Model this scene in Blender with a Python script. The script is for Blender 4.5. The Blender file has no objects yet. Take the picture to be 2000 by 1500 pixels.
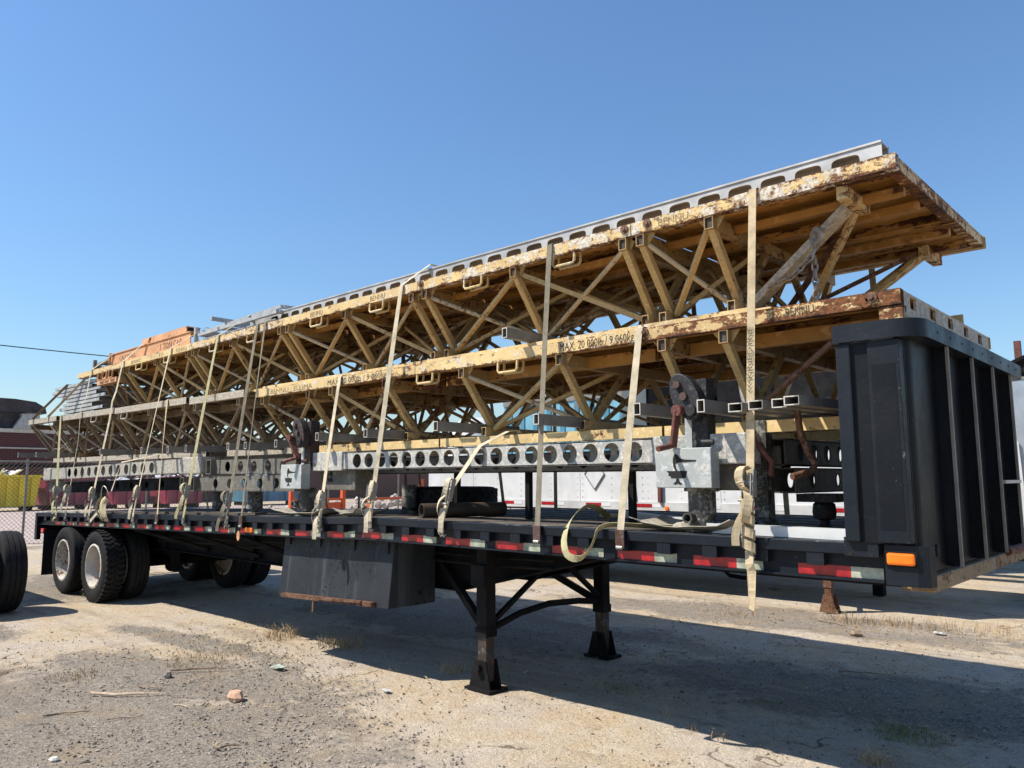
import bpy, math, random
import numpy as np
from mathutils import Vector, Matrix

random.seed(7)
rng = np.random.default_rng(7)
SC = bpy.context.scene
COL = SC.collection

# ------------------------------------------------------------------ camera
F_PX, YAW, PITCH, ROLL, EYE = 1505.0, 0.751577, 0.122245, -0.0037386, 1.65
fw = Vector((-math.sin(YAW)*math.cos(PITCH), math.cos(YAW)*math.cos(PITCH), math.sin(PITCH)))
rt = Vector((math.cos(YAW), math.sin(YAW), 0.0))
up = rt.cross(fw)
rt2 = rt*math.cos(ROLL) + up*math.sin(ROLL)
up2 = up*math.cos(ROLL) - rt*math.sin(ROLL)
cam_d = bpy.data.cameras.new("camera")
cam = bpy.data.objects.new("camera", cam_d)
COL.objects.link(cam)
m = Matrix((rt2, up2, -fw)).transposed().to_4x4()
m.translation = Vector((0, 0, EYE))
cam.matrix_world = m
cam_d.sensor_width = 36.0
cam_d.lens = 36.0*F_PX/2000.0
cam_d.clip_start = 0.05
cam_d.clip_end = 2000.0
SC.camera = cam

# ------------------------------------------------------------------ light
SUN_DIR = Vector((0.50, 0.58, -1.0)).normalized()      # the way the light travels
to_sun = -SUN_DIR
SUN_EL = math.asin(to_sun.z)
SUN_AZ = math.atan2(to_sun.x, to_sun.y)                # clockwise from +Y
world = bpy.data.worlds.new("World")
SC.world = world
world.use_nodes = True
wn = world.node_tree
wn.nodes.clear()
w_out = wn.nodes.new("ShaderNodeOutputWorld")
w_bg = wn.nodes.new("ShaderNodeBackground")
w_sky = wn.nodes.new("ShaderNodeTexSky")
w_sky.sky_type = 'NISHITA'
w_sky.sun_disc = False
w_sky.sun_elevation = SUN_EL
w_sky.sun_rotation = SUN_AZ
w_sky.air_density = 1.45
w_sky.dust_density = 0.3
w_sky.ozone_density = 10.0
w_sky.altitude = 50
w_bg.inputs[1].default_value = 0.104
wn.links.new(w_sky.outputs[0], w_bg.inputs[0])
wn.links.new(w_bg.outputs[0], w_out.inputs[0])
sun_d = bpy.data.lights.new("sun", 'SUN')
sun_d.energy = 5.0
sun_d.angle = math.radians(0.55)
sun_d.color = (1.0, 0.93, 0.82)
sun = bpy.data.objects.new("sun", sun_d)
COL.objects.link(sun)
sun.rotation_euler = SUN_DIR.to_track_quat('-Z', 'Y').to_euler()
SC.view_settings.view_transform = 'Standard'
SC.view_settings.look = 'None'
SC.view_settings.exposure = 0.60
SC.view_settings.gamma = 1.0
SC.view_settings.use_curve_mapping = False
SC.cycles.max_bounces = 6
SC.cycles.diffuse_bounces = 2
SC.cycles.use_denoising = True

# ------------------------------------------------------------------ mesh builder
X, Y, Z = Vector((1, 0, 0)), Vector((0, 1, 0)), Vector((0, 0, 1))


def frame(p0, p1, upv=Z):
    d = (p1-p0).normalized()
    s = d.cross(upv)
    if s.length < 1e-4:
        s = d.cross(X)
    s.normalize()
    return d, s, s.cross(d).normalized()


class MB:
    def __init__(self):
        self.v, self.f = [], []

    def add(self, vs, fs):
        o = len(self.v)
        self.v += [tuple(q) for q in vs]
        self.f += [tuple(o+i for i in q) for q in fs]
        return self

    def obox(self, c, u, v, w, su, sv, sw):
        c = Vector(c)
        vs = [c+u*(a*su/2)+v*(b*sv/2)+w*(e*sw/2) for a in (-1, 1) for b in (-1, 1) for e in (-1, 1)]
        return self.add(vs, [(0, 1, 3, 2), (4, 6, 7, 5), (0, 4, 5, 1), (2, 3, 7, 6), (0, 2, 6, 4), (1, 5, 7, 3)])

    def box(self, x0, x1, y0, y1, z0, z1):
        return self.obox(((x0+x1)/2, (y0+y1)/2, (z0+z1)/2), X, Y, Z, abs(x1-x0), abs(y1-y0), abs(z1-z0))

    def bar(self, p0, p1, w, h, upv=Z):
        p0, p1 = Vector(p0), Vector(p1)
        d, s, n = frame(p0, p1, upv)
        return self.obox((p0+p1)/2, d, s, n, (p1-p0).length, w, h)

    def tube(self, p0, p1, w, h, t=0.005, upv=Z):
        p0, p1 = Vector(p0), Vector(p1)
        d, s, n = frame(p0, p1, upv)
        vs = []
        for p in (p0, p1):
            for k in (0, t):
                for a, b in ((-1, -1), (1, -1), (1, 1), (-1, 1)):
                    vs.append(p+s*(a*(w/2-k))+n*(b*(h/2-k)))
        fs = []
        for i in range(4):
            j = (i+1) % 4
            fs += [(i, j, 8+j, 8+i), (4+j, 4+i, 12+i, 12+j), (j, i, 4+i, 4+j), (8+i, 8+j, 12+j, 12+i)]
        return self.add(vs, fs)

    def cyl(self, p0, p1, r, n=14, r1=None, caps=True):
        p0, p1 = Vector(p0), Vector(p1)
        r1 = r if r1 is None else r1
        d, s, w = frame(p0, p1)
        vs = []
        for p, q in ((p0, r), (p1, r1)):
            vs += [p+(s*math.cos(2*math.pi*k/n)+w*math.sin(2*math.pi*k/n))*q for k in range(n)]
        fs = [(k, (k+1) % n, n+(k+1) % n, n+k) for k in range(n)]
        if caps:
            fs += [tuple(range(n-1, -1, -1)), tuple(range(n, 2*n))]
        return self.add(vs, fs)

    def lathe(self, prof, c, axis, n=32, closed=False):
        c, axis = Vector(c), Vector(axis).normalized()
        s = axis.orthogonal().normalized()
        w = axis.cross(s)
        vs = []
        for k in range(n):
            a = 2*math.pi*k/n
            e = s*math.cos(a)+w*math.sin(a)
            vs += [c+e*r+axis*h for r, h in prof]
        m_ = len(prof)
        fs = []
        for k in range(n):
            k2 = (k+1) % n
            for i in range(m_ if closed else m_-1):
                j = (i+1) % m_
                fs.append((k*m_+i, k2*m_+i, k2*m_+j, k*m_+j))
        return self.add(vs, fs)

    def sweep(self, pts, r, n=8, caps=True):
        pts = [Vector(q) for q in pts]
        vs, fs = [], []
        prev = None
        for i, q in enumerate(pts):
            d = (pts[min(i+1, len(pts)-1)]-pts[max(i-1, 0)]).normalized()
            s = d.cross(Z) if prev is None else (prev-d*prev.dot(d))
            if s.length < 1e-4:
                s = d.cross(X)
            s.normalize()
            prev = s
            w = d.cross(s)
            rr = r[i] if isinstance(r, (list, tuple)) else r
            vs += [q+(s*math.cos(2*math.pi*k/n)+w*math.sin(2*math.pi*k/n))*rr for k in range(n)]
        for i in range(len(pts)-1):
            fs += [(i*n+k, i*n+(k+1) % n, (i+1)*n+(k+1) % n, (i+1)*n+k) for k in range(n)]
        if caps:
            fs += [tuple(range(n-1, -1, -1)), tuple(range((len(pts)-1)*n, len(pts)*n))]
        return self.add(vs, fs)

    def ribbon(self, pts, width, thick=0.003, wdir=X):
        """flat webbing along pts; wdir is one vector or one for each point"""
        pts = [Vector(q) for q in pts]
        n = len(pts)
        vs, fs = [], []
        for i, q in enumerate(pts):
            d = (pts[min(i+1, n-1)]-pts[max(i-1, 0)]).normalized()
            w = Vector(wdir[i]) if isinstance(wdir, list) else Vector(wdir)
            w = w-d*w.dot(d)
            if w.length < 1e-4:
                w = d.orthogonal()
            w.normalize()
            t = d.cross(w)
            vs += [q+w*(a*width/2)+t*(b*thick/2) for a, b in ((-1, -1), (1, -1), (1, 1), (-1, 1))]
        for i in range(n-1):
            for k in range(4):
                k2 = (k+1) % 4
                fs.append((i*4+k, i*4+k2, i*4+4+k2, i*4+4+k))
        fs += [(3, 2, 1, 0), tuple(range(4*n-4, 4*n))]
        return self.add(vs, fs)

    def prism(self, poly, o, u, v, depth):
        """polygon in the plane (o,u,v), pushed along u x v by depth"""
        o, u, v = Vector(o), Vector(u), Vector(v)
        w = u.cross(v).normalized()
        n = len(poly)
        vs = [o+u*a+v*b for a, b in poly]+[o+u*a+v*b+w*depth for a, b in poly]
        fs = [tuple(range(n-1, -1, -1)), tuple(range(n, 2*n))]+[(k, (k+1) % n, n+(k+1) % n, n+k) for k in range(n)]
        return self.add(vs, fs)

    def plate(self, o, u, v, L, H, holes, thick, mm=5, power=2.0):
        """plate of L x H with holes (cx, cy, rx, ry) in a row; o is a corner, thickness along u x v"""
        o, u, v = Vector(o), Vector(u), Vector(v)
        w = u.cross(v).normalized()*thick

        def P(a, b, k):
            return o+u*a+v*b+w*k
        holes = sorted(holes)
        edges = [0.0]
        for i, hl in enumerate(holes):
            edges.append(hl[0]-(hl[0]-holes[i-1][0])/2 if i else max(0.0, hl[0]-hl[2]*1.25))
        if holes:
            edges.append(min(L, holes[-1][0]+holes[-1][2]*1.25))
        edges.append(L)

        def solid(a0, a1):
            if a1-a0 < 1e-4:
                return
            vs = [P(a, b, k) for k in (0, 1) for a, b in ((a0, 0), (a1, 0), (a1, H), (a0, H))]
            self.add(vs, [(3, 2, 1, 0), (4, 5, 6, 7), (0, 1, 5, 4), (2, 3, 7, 6), (1, 2, 6, 5), (3, 0, 4, 7)])
        if not holes:
            solid(0, L)
            return self
        solid(edges[0], edges[1])
        solid(edges[-2], edges[-1])
        for i, (cx, cy, rx, ry) in enumerate(holes):
            a0, a1 = edges[i+1], edges[i+2]
            outer = []
            cs = [(a0, 0), (a1, 0), (a1, H), (a0, H)]
            for s in range(4):
                (xa, ya), (xb, yb) = cs[s], cs[(s+1) % 4]
                for q in range(mm):
                    outer.append((xa+(xb-xa)*q/mm, ya+(yb-ya)*q/mm))
            inner = []
            for (a, b) in outer:
                th = math.atan2((b-cy)/ry, (a-cx)/rx)
                c_, s_ = math.cos(th), math.sin(th)
                inner.append((cx+rx*math.copysign(abs(c_)**(2/power), c_), cy+ry*math.copysign(abs(s_)**(2/power), s_)))
            n = len(outer)
            vs = [P(a, b, 0) for a, b in outer]+[P(a, b, 0) for a, b in inner]+[P(a, b, 1) for a, b in outer]+[P(a, b, 1) for a, b in inner]
            fs = []
            for k in range(n):
                j = (k+1) % n
                fs += [(k, n+k, n+j, j), (2*n+k, 2*n+j, 3*n+j, 3*n+k), (n+k, 3*n+k, 3*n+j, n+j)]
            for k in range(mm):
                fs += [(k, k+1, 2*n+k+1, 2*n+k)]
                k2 = 2*mm+k
                fs += [(k2, k2+1, 2*n+k2+1, 2*n+k2)]
            self.add(vs, fs)
        return self


def mesh_obj(name, mb, mat, parent=None, base=None, smooth=False, bevel=0.0):
    me = bpy.data.meshes.new(name)
    if base is not None:
        b = Vector(base)
        vs = [(q[0]-b.x, q[1]-b.y, q[2]-b.z) for q in mb.v]
    else:
        vs = mb.v
    me.from_pydata(vs, [], mb.f)
    me.update()
    if smooth:
        me.polygons.foreach_set("use_smooth", [True]*len(me.polygons))
        try:
            me.set_sharp_from_angle(angle=math.radians(38))
        except Exception:
            pass
    if mat:
        me.materials.append(mat)
    o = bpy.data.objects.new(name, me)
    COL.objects.link(o)
    if parent is not None:
        o.parent = parent
    if bevel:
        bv = o.modifiers.new("bevel", 'BEVEL')
        bv.width = bevel
        bv.segments = 2
        bv.limit_method = 'ANGLE'
    return o


class Thing:
    """a top-level thing: an Empty at its base, parts as children"""

    def __init__(self, name, label, cat, base=(0, 0, 0), group=None):
        self.base = Vector(base)
        self.o = bpy.data.objects.new(name, None)
        self.o.empty_display_size = 0.1
        COL.objects.link(self.o)
        self.o.location = self.base
        self.o["label"] = label
        self.o["category"] = cat
        self.o["kind"] = "thing"
        if group:
            self.o["group"] = group

    def part(self, name, mb, mat, sub=None, **kw):
        return mesh_obj(name, mb, mat, parent=sub if sub is not None else self.o, base=self.base, **kw)

    def text(self, body, mat, o, u, v, size, sub=None, width=None, name="lettering", gap=0.0015):
        """flat printed letters, o = lower left corner, u along, v up, pushed off the surface by gap"""
        cu = bpy.data.curves.new(name, 'FONT')
        cu.body = body
        cu.size = size
        cu.resolution_u = 2
        t = bpy.data.objects.new(name, cu)
        COL.objects.link(t)
        dg = bpy.context.evaluated_depsgraph_get()
        me = bpy.data.meshes.new_from_object(t.evaluated_get(dg))
        bpy.data.objects.remove(t)
        u, v, o = Vector(u).normalized(), Vector(v).normalized(), Vector(o)
        w = u.cross(v)
        co = [q.co.copy() for q in me.vertices]
        k = 1.0
        if width and co:
            k = width/max(1e-5, max(c.x for c in co)-min(c.x for c in co))
        for q, c in zip(me.vertices, co):
            q.co = o+u*(c.x*k)+v*c.y+w*gap-self.base
        me.materials.clear()
        me.materials.append(mat)
        ob = bpy.data.objects.new(name, me)
        COL.objects.link(ob)
        ob.parent = sub if sub is not None else self.o
        return ob


def single(name, label, cat, mb, mat, base, group=None, **kw):
    """a thing that is one mesh"""
    o = mesh_obj(name, mb, mat, base=base, **kw)
    o.location = Vector(base)
    o["label"] = label
    o["category"] = cat
    o["kind"] = "thing"
    if group:
        o["group"] = group
    return o


def structure(name, mb, mat, **kw):
    o = mesh_obj(name, mb, mat, **kw)
    o["kind"] = "structure"
    return o


def bez(a, b, c, d, n=10):
    a, b, c, d = Vector(a), Vector(b), Vector(c), Vector(d)
    return [a*(1-t)**3+b*3*t*(1-t)**2+c*3*t*t*(1-t)+d*t**3 for t in [k/(n-1) for k in range(n)]]


# ------------------------------------------------------------------ materials
class NT:
    def __init__(self, name):
        self.m = bpy.data.materials.new(name)
        self.m.use_nodes = True
        self.t = self.m.node_tree
        self.t.nodes.clear()
        self.out = self.n("ShaderNodeOutputMaterial")
        self.b = self.n("ShaderNodeBsdfPrincipled")
        self.t.links.new(self.b.outputs[0], self.out.inputs[0])
        self.pos = self.n("ShaderNodeNewGeometry").outputs["Position"]

    def n(self, typ, **kw):
        q = self.t.nodes.new(typ)
        for k, v in kw.items():
            setattr(q, k, v)
        return q

    def link(self, a, b):
        self.t.links.new(a, b)

    def put(self, sock, val):
        if hasattr(val, "is_output") or isinstance(val, bpy.types.NodeSocket):
            self.link(val, sock)
        else:
            sock.default_value = val if not isinstance(val, tuple) or len(val) != 3 else (*val, 1.0)

    def noise(self, scale, detail=6, rough=0.6, vec=None, dist=0.0):
        q = self.n("ShaderNodeTexNoise")
        q.inputs["Scale"].default_value = scale
        q.inputs["Detail"].default_value = detail
        q.inputs["Roughness"].default_value = rough
        q.inputs["Distortion"].default_value = dist
        self.link(vec if vec is not None else self.pos, q.inputs["Vector"])
        return q.outputs["Fac"]

    def voro(self, scale, vec=None, feature='F1', out="Distance", rand=1.0):
        q = self.n("ShaderNodeTexVoronoi", feature=feature)
        q.inputs["Scale"].default_value = scale
        q.inputs["Randomness"].default_value = rand
        self.link(vec if vec is not None else self.pos, q.inputs["Vector"])
        return q.outputs[out]

    def scale(self, sx, sy, sz, vec=None):
        q = self.n("ShaderNodeVectorMath", operation='MULTIPLY')
        self.link(vec if vec is not None else self.pos, q.inputs[0])
        q.inputs[1].default_value = (sx, sy, sz)
        return q.outputs[0]

    def math(self, op, a, b=0.0, clamp=False):
        q = self.n("ShaderNodeMath", operation=op)
        q.use_clamp = clamp
        self.put(q.inputs[0], a)
        self.put(q.inputs[1], b)
        return q.outputs[0]

    def step(self, val, a, b, lo=0.0, hi=1.0):
        q = self.n("ShaderNodeMapRange")
        q.interpolation_type = 'SMOOTHSTEP'
        self.put(q.inputs["Value"], val)
        q.inputs["From Min"].default_value = a
        q.inputs["From Max"].default_value = b
        q.inputs["To Min"].default_value = lo
        q.inputs["To Max"].default_value = hi
        return q.outputs["Result"]

    def mix(self, fac, a, b):
        q = self.n("ShaderNodeMix", data_type='RGBA')
        self.put(q.inputs[0], fac)
        self.put(q.inputs[6], a)
        self.put(q.inputs[7], b)
        return q.outputs[2]

    def vary(self, col, scale, amt):
        """value jitter of a colour by noise"""
        f = self.step(self.noise(scale, 4), 0.3, 0.7, 1-amt, 1+amt)
        q = self.n("ShaderNodeHueSaturation")
        self.put(q.inputs["Color"], col)
        self.link(f, q.inputs["Value"])
        return q.outputs[0]

    def bump(self, h, strength, dist=0.01):
        q = self.n("ShaderNodeBump")
        q.inputs["Strength"].default_value = strength
        q.inputs["Distance"].default_value = dist
        self.link(h, q.inputs["Height"])
        self.link(q.outputs[0], self.b.inputs["Normal"])
        return q

    def done(self, col, rough=0.6, metal=0.0, spec=None):
        self.put(self.b.inputs["Base Color"], col)
        self.put(self.b.inputs["Roughness"], rough)
        self.put(self.b.inputs["Metallic"], metal)
        if spec is not None:
            self.b.inputs["Specular IOR Level"].default_value = spec
        return self.m


def m_rusted(name, paint, rust, dark, amount, scale=7.0, splat=None, rough=0.55, big=1.1, edges=(), stretch=None):
    """old paint flaking to rust, optionally with dried concrete splashed over it"""
    t = NT(name)
    gv_ = t.scale(*stretch) if stretch else None
    n1 = t.noise(scale, 9, 0.72, gv_)
    n2 = t.noise(big, 3, 0.5, gv_)
    n3 = t.noise(scale*4.5, 4, 0.6)
    v = t.math('ADD', t.math('ADD', t.math('MULTIPLY', n1, 0.58), t.math('MULTIPLY', n2, 0.28)), t.math('MULTIPLY', n3, 0.18))
    if edges:
        sp_ = t.n("ShaderNodeSeparateXYZ")
        t.link(t.pos, sp_.inputs[0])
        for ze, wd, amt_ in edges:      # bare metal and rust creep in from the edges
            v = t.math('ADD', v, t.step(t.math('ABSOLUTE', t.math('SUBTRACT', sp_.outputs[2], ze)), 0.0, wd, amt_, 0.0))
    th = 0.64-amount*0.20
    rm = t.step(v, th, th+0.035)
    dm = t.step(v, th+0.085, th+0.13)
    base = t.vary(paint, scale*0.25, 0.14)
    grime = t.step(t.noise(2.2, 6, 0.65), 0.42, 0.7, 0, 0.45)
    base = t.mix(grime, base, tuple(c*0.55 for c in paint))
    pale = t.mix(t.step(t.noise(scale*2.3, 6), 0.53, 0.66), base, tuple(min(1, c*1.15+0.05) for c in paint))
    c = t.mix(rm, pale, t.mix(t.step(t.noise(scale*3, 5), 0.4, 0.62), rust, tuple(c*0.5 for c in rust)))
    c = t.mix(dm, c, dark)
    h = t.math('ADD', t.math('MULTIPLY', rm, -0.6), t.math('MULTIPLY', t.noise(scale*9, 4), 0.5))
    if splat:
        amt, colr = splat
        sn = t.math('ADD', t.math('MULTIPLY', t.noise(9.0, 9, 0.75), 0.72), t.math('MULTIPLY', t.noise(45.0, 3), 0.28))
        sm = t.step(sn, 0.60-amt*0.3, 0.66-amt*0.3)
        c = t.mix(sm, c, t.vary(colr, 40.0, 0.32))
        h = t.math('ADD', h, t.math('MULTIPLY', sm, t.noise(75, 3)))
    t.bump(h, 0.5, 0.005)
    return t.done(c, t.step(rm, 0, 1, rough, 0.85), 0.0, 0.3)


def m_black(name, col, streaks=0.0, chips=0.0, rough=0.38, dust=0.25, worn=None):
    """worn dark paint: brushed variation, fine scratches, dust, chips"""
    t = NT(name)
    c = t.vary(col, 1.6, 0.18)
    scr = t.noise(3.0, 8, 0.75, t.scale(1.2, 1.2, 9))
    c = t.mix(t.step(scr, 0.60, 0.70, 0, 0.5), c, tuple(q*2.0+0.012 for q in col))
    c = t.mix(t.step(t.noise(0.9, 6, 0.7), 0.45, 0.75, 0, dust), c, (0.10, 0.09, 0.08))
    if streaks:
        sv = t.noise(1.0, 4, 0.6, t.scale(7, 7, 0.25))
        c = t.mix(t.step(sv, 0.52, 0.66, 0, streaks), c, (0.075, 0.088, 0.10))
    if chips:
        cv = t.math('ADD', t.math('MULTIPLY', t.noise(26, 6, 0.7), 0.6), t.math('MULTIPLY', t.noise(2.2, 2), 0.4))
        c = t.mix(t.step(cv, 0.60-chips*0.04, 0.615-chips*0.04), c, (0.008, 0.008, 0.009))
    if worn:                     # paint knocked off along a bent edge (axis, position, reach)
        sp_ = t.n("ShaderNodeSeparateXYZ")
        t.link(t.pos, sp_.inputs[0])
        near_ = t.step(t.math('ABSOLUTE', t.math('SUBTRACT', sp_.outputs[worn[0]], worn[1])), 0.0, worn[2], 0.13, 0.0)
        wv_ = t.math('ADD', t.math('ADD', t.math('MULTIPLY', t.noise(38, 7, 0.75), 0.5), t.math('MULTIPLY', t.noise(7.0, 3), 0.5)), near_)
        c = t.mix(t.step(wv_, 0.685, 0.70, 0, 0.8), c, (0.13, 0.125, 0.12))
    spk = t.noise(60, 3, 0.6)
    c = t.mix(t.step(spk, 0.70, 0.74, 0, 0.6), c, (0.16, 0.15, 0.14))
    lines = t.noise(2.0, 9, 0.8, t.scale(9, 9, 2.0), 1.5)
    c = t.mix(t.step(lines, 0.665, 0.69, 0, 0.55), c, (0.12, 0.115, 0.11))
    t.bump(t.math('ADD', t.math('MULTIPLY', t.noise(3.2, 3, 0.5), 1.6), t.math('MULTIPLY', t.noise(30, 5, 0.65), 0.25)), 0.35, 0.02)
    return t.done(c, t.step(t.noise(4, 5), 0.3, 0.7, rough*0.9, rough*1.4), 0.0, 0.16)


def m_metal(name, col, rough=0.45, metal=0.75, scale=8.0, var=0.18, stain=None, bump=0.15):
    t = NT(name)
    c = t.vary(col, scale, var)
    streak = t.noise(1.0, 5, 0.6, t.scale(3, 3, 0.6))
    c = t.mix(t.step(streak, 0.45, 0.7, 0, 0.35), c, tuple(q*0.6 for q in col))
    if stain:
        c = t.mix(t.step(t.noise(scale*0.8, 8, 0.7), 0.56, 0.66), c, stain)
    t.bump(t.noise(scale*7, 4), bump, 0.004)
    return t.done(c, t.step(t.noise(scale*1.7, 4), 0.3, 0.7, rough*0.8, min(1, rough*1.25)), metal)


def m_plain(name, col, rough=0.6, metal=0.0, var=0.12, scale=12.0, bump=0.12, spec=None):
    t = NT(name)
    t.bump(t.noise(scale*6, 4), bump, 0.003)
    return t.done(t.vary(col, scale, var), rough, metal, spec)


M = {}
RUST, DARK = (0.17, 0.070, 0.032), (0.035, 0.021, 0.015)
M['yel'] = m_rusted('yellow_paint', (0.46, 0.31, 0.10), RUST, DARK, 0.38, 14)
M['yel_face'] = m_rusted('flaking_yellow_paint', (0.61, 0.445, 0.21), RUST, DARK, 0.44, 24, (0.24, (0.56, 0.50, 0.40)), edges=((3.263, 0.022, 0.075), (3.345, 0.014, 0.05), (2.538, 0.022, 0.075), (2.62, 0.014, 0.05)), stretch=(0.5, 1, 1))
M['yel_flake'] = m_rusted('white_flaking_yellow_paint', (0.60, 0.43, 0.19), RUST, DARK, 0.54, 32, (0.34, (0.56, 0.51, 0.43)), edges=((3.263, 0.022, 0.075), (3.345, 0.014, 0.05), (2.538, 0.022, 0.075), (2.62, 0.014, 0.05)), stretch=(0.5, 1, 1))
M['yel_rusty'] = m_rusted('rusty_yellow_paint', (0.54, 0.385, 0.18), (0.19, 0.075, 0.030), DARK, 0.6, 13, None, 0.55, 1.6, edges=((3.263, 0.022, 0.075), (3.345, 0.014, 0.05), (2.538, 0.022, 0.075), (2.62, 0.014, 0.05)), stretch=(0.5, 1, 1))
M['yel_low'] = m_rusted('pale_yellow_paint', (0.61, 0.45, 0.215), RUST, DARK, 0.36, 14)
M['yel_post'] = m_rusted('dusty_yellow_paint', (0.47, 0.325, 0.14), RUST, DARK, 0.40, 20, (0.06, (0.36, 0.31, 0.24)))
M['yel_inner'] = m_rusted('dark_inner_steel', (0.31, 0.20, 0.08), RUST, DARK, 0.46, 12, (0.1, (0.30, 0.25, 0.19)))  # inner members: darker yellow with more rust
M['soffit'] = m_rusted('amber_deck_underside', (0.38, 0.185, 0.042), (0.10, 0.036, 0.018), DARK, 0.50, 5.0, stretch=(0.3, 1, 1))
M['crust_face'] = m_rusted('concrete_crusted_steel', (0.36, 0.28, 0.17), RUST, DARK, 0.45, 14, (0.70, (0.38, 0.335, 0.27)))
M['crust_post'] = m_rusted('dirty_brown_steel', (0.22, 0.155, 0.085), RUST, DARK, 0.45, 14, (0.22, (0.29, 0.25, 0.20)))
M['brace'] = m_rusted('pale_dusty_brace', (0.44, 0.345, 0.205), RUST, DARK, 0.45, 22, (0.2, (0.36, 0.30, 0.23)))
M['rustbar'] = m_rusted('rust_brown_bar', (0.15, 0.075, 0.042), (0.11, 0.045, 0.024), DARK, 0.6, 18)
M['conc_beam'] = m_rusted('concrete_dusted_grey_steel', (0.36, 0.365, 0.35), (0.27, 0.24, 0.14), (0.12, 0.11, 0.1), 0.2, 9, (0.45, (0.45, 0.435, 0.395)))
M['shade_beam'] = m_rusted('shade_darkened_grey_steel', (0.135, 0.125, 0.105), (0.10, 0.08, 0.06), (0.06, 0.05, 0.04), 0.35, 9, (0.2, (0.19, 0.175, 0.145)))  # base colour darkened to paint in the shade on these beams
M['crust_beam'] = m_rusted('thick_concrete_crust', (0.26, 0.245, 0.21), (0.2, 0.16, 0.13), (0.1, 0.1, 0.09), 0.2, 12, (0.85, (0.36, 0.335, 0.285)))
M['jackbox'] = m_rusted('weathered_galvanised_box', (0.37, 0.395, 0.385), (0.28, 0.26, 0.22), (0.2, 0.18, 0.15), 0.2, 9, (0.26, (0.45, 0.445, 0.415)))
M['galv'] = m_metal('galvanised_steel', (0.37, 0.375, 0.375), 0.5, 0.2, 6)
M['galv_tube'] = m_metal('dull_galvanised_tube', (0.20, 0.19, 0.17), 0.55, 0.2, 9)
M['galv_edge'] = m_metal('cut_tube_edge', (0.50, 0.47, 0.42), 0.55, 0.1, 9)
M['rib_edge'] = m_metal('pale_rib_edge', (0.20, 0.18, 0.155), 0.6, 0.1, 9)  # rib flanges paler than the black panels
M['alu'] = m_metal('bare_aluminium', (0.64, 0.645, 0.64), 0.42, 0.3, 3, 0.1)
M['white_panel'] = m_metal('white_aluminium_panel', (0.66, 0.67, 0.68), 0.42, 0.15, 1.2, 0.14)
M['jack_steel'] = m_rusted('black_rusty_jack', (0.022, 0.022, 0.024), (0.10, 0.048, 0.032), (0.02, 0.015, 0.012), 0.45, 20)
M['jack_leg'] = m_rusted('crusted_jack_leg', (0.05, 0.048, 0.045), (0.09, 0.07, 0.05), (0.03, 0.03, 0.03), 0.3, 24, (0.32, (0.23, 0.22, 0.19)))
M['crank'] = m_rusted('red_oxide_crank', (0.135, 0.048, 0.036), (0.08, 0.034, 0.022), DARK, 0.5, 26)
M['black'] = m_black('black_headboard_paint', (0.006, 0.0075, 0.0105), rough=0.36, dust=0.04)
M['corner_paint'] = m_black('chipped_corner_paint', (0.0085, 0.0115, 0.017), dust=0.08, rough=0.36, worn=(0, -1.15, 0.03))
M['rail_paint'] = m_black('chipped_rail_paint', (0.010, 0.0135, 0.020), dust=0.12, rough=0.36, worn=(2, 1.33, 0.02))
M['blue_black'] = m_black('scuffed_black_rail_paint', (0.010, 0.0135, 0.020), dust=0.10, rough=0.36)
M['toolbox'] = m_black('scuffed_toolbox_paint', (0.024, 0.028, 0.034), 0.5, 0.7, 0.42, 0.10)
M['chassis'] = m_black('dirty_chassis_black', (0.007, 0.007, 0.008), 0, 0, 0.7, 0.12)
M['wood'] = None
M['rubber'] = m_plain('tyre_rubber', (0.013, 0.013, 0.014), 0.78, 0, 0.3, 14, 0.2, 0.2)
M['rubber_dusty'] = m_plain('dusty_tyre_rubber', (0.017, 0.0167, 0.0165), 0.85, 0, 0.3, 10, 0.25, 0.2)
M['rim'] = m_rusted('white_rim_rusting', (0.52, 0.49, 0.44), (0.22, 0.12, 0.065), DARK, 0.5, 9)
def m_web(name, col):
    t = NT(name)
    c = t.vary(col, 14, 0.16)
    c = t.mix(t.step(t.noise(5.0, 7, 0.7), 0.50, 0.66, 0, 0.55), c, tuple(q*0.5 for q in col))
    wv = t.n("ShaderNodeTexWave", wave_type='BANDS', bands_direction='Z')
    wv.inputs["Scale"].default_value = 45.0
    wv.inputs["Distortion"].default_value = 0.6
    t.link(t.pos, wv.inputs["Vector"])
    wx = t.n("ShaderNodeTexWave", wave_type='BANDS', bands_direction='X')
    wx.inputs["Scale"].default_value = 48.0
    t.link(t.pos, wx.inputs["Vector"])
    c = t.mix(t.step(wx.outputs["Fac"], 0.55, 0.9, 0, 0.22), c, tuple(q*0.62 for q in col))
    t.bump(t.math('ADD', wv.outputs["Fac"], wx.outputs["Fac"]), 0.4, 0.002)
    return t.done(c, 0.85, 0, 0.2)


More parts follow.
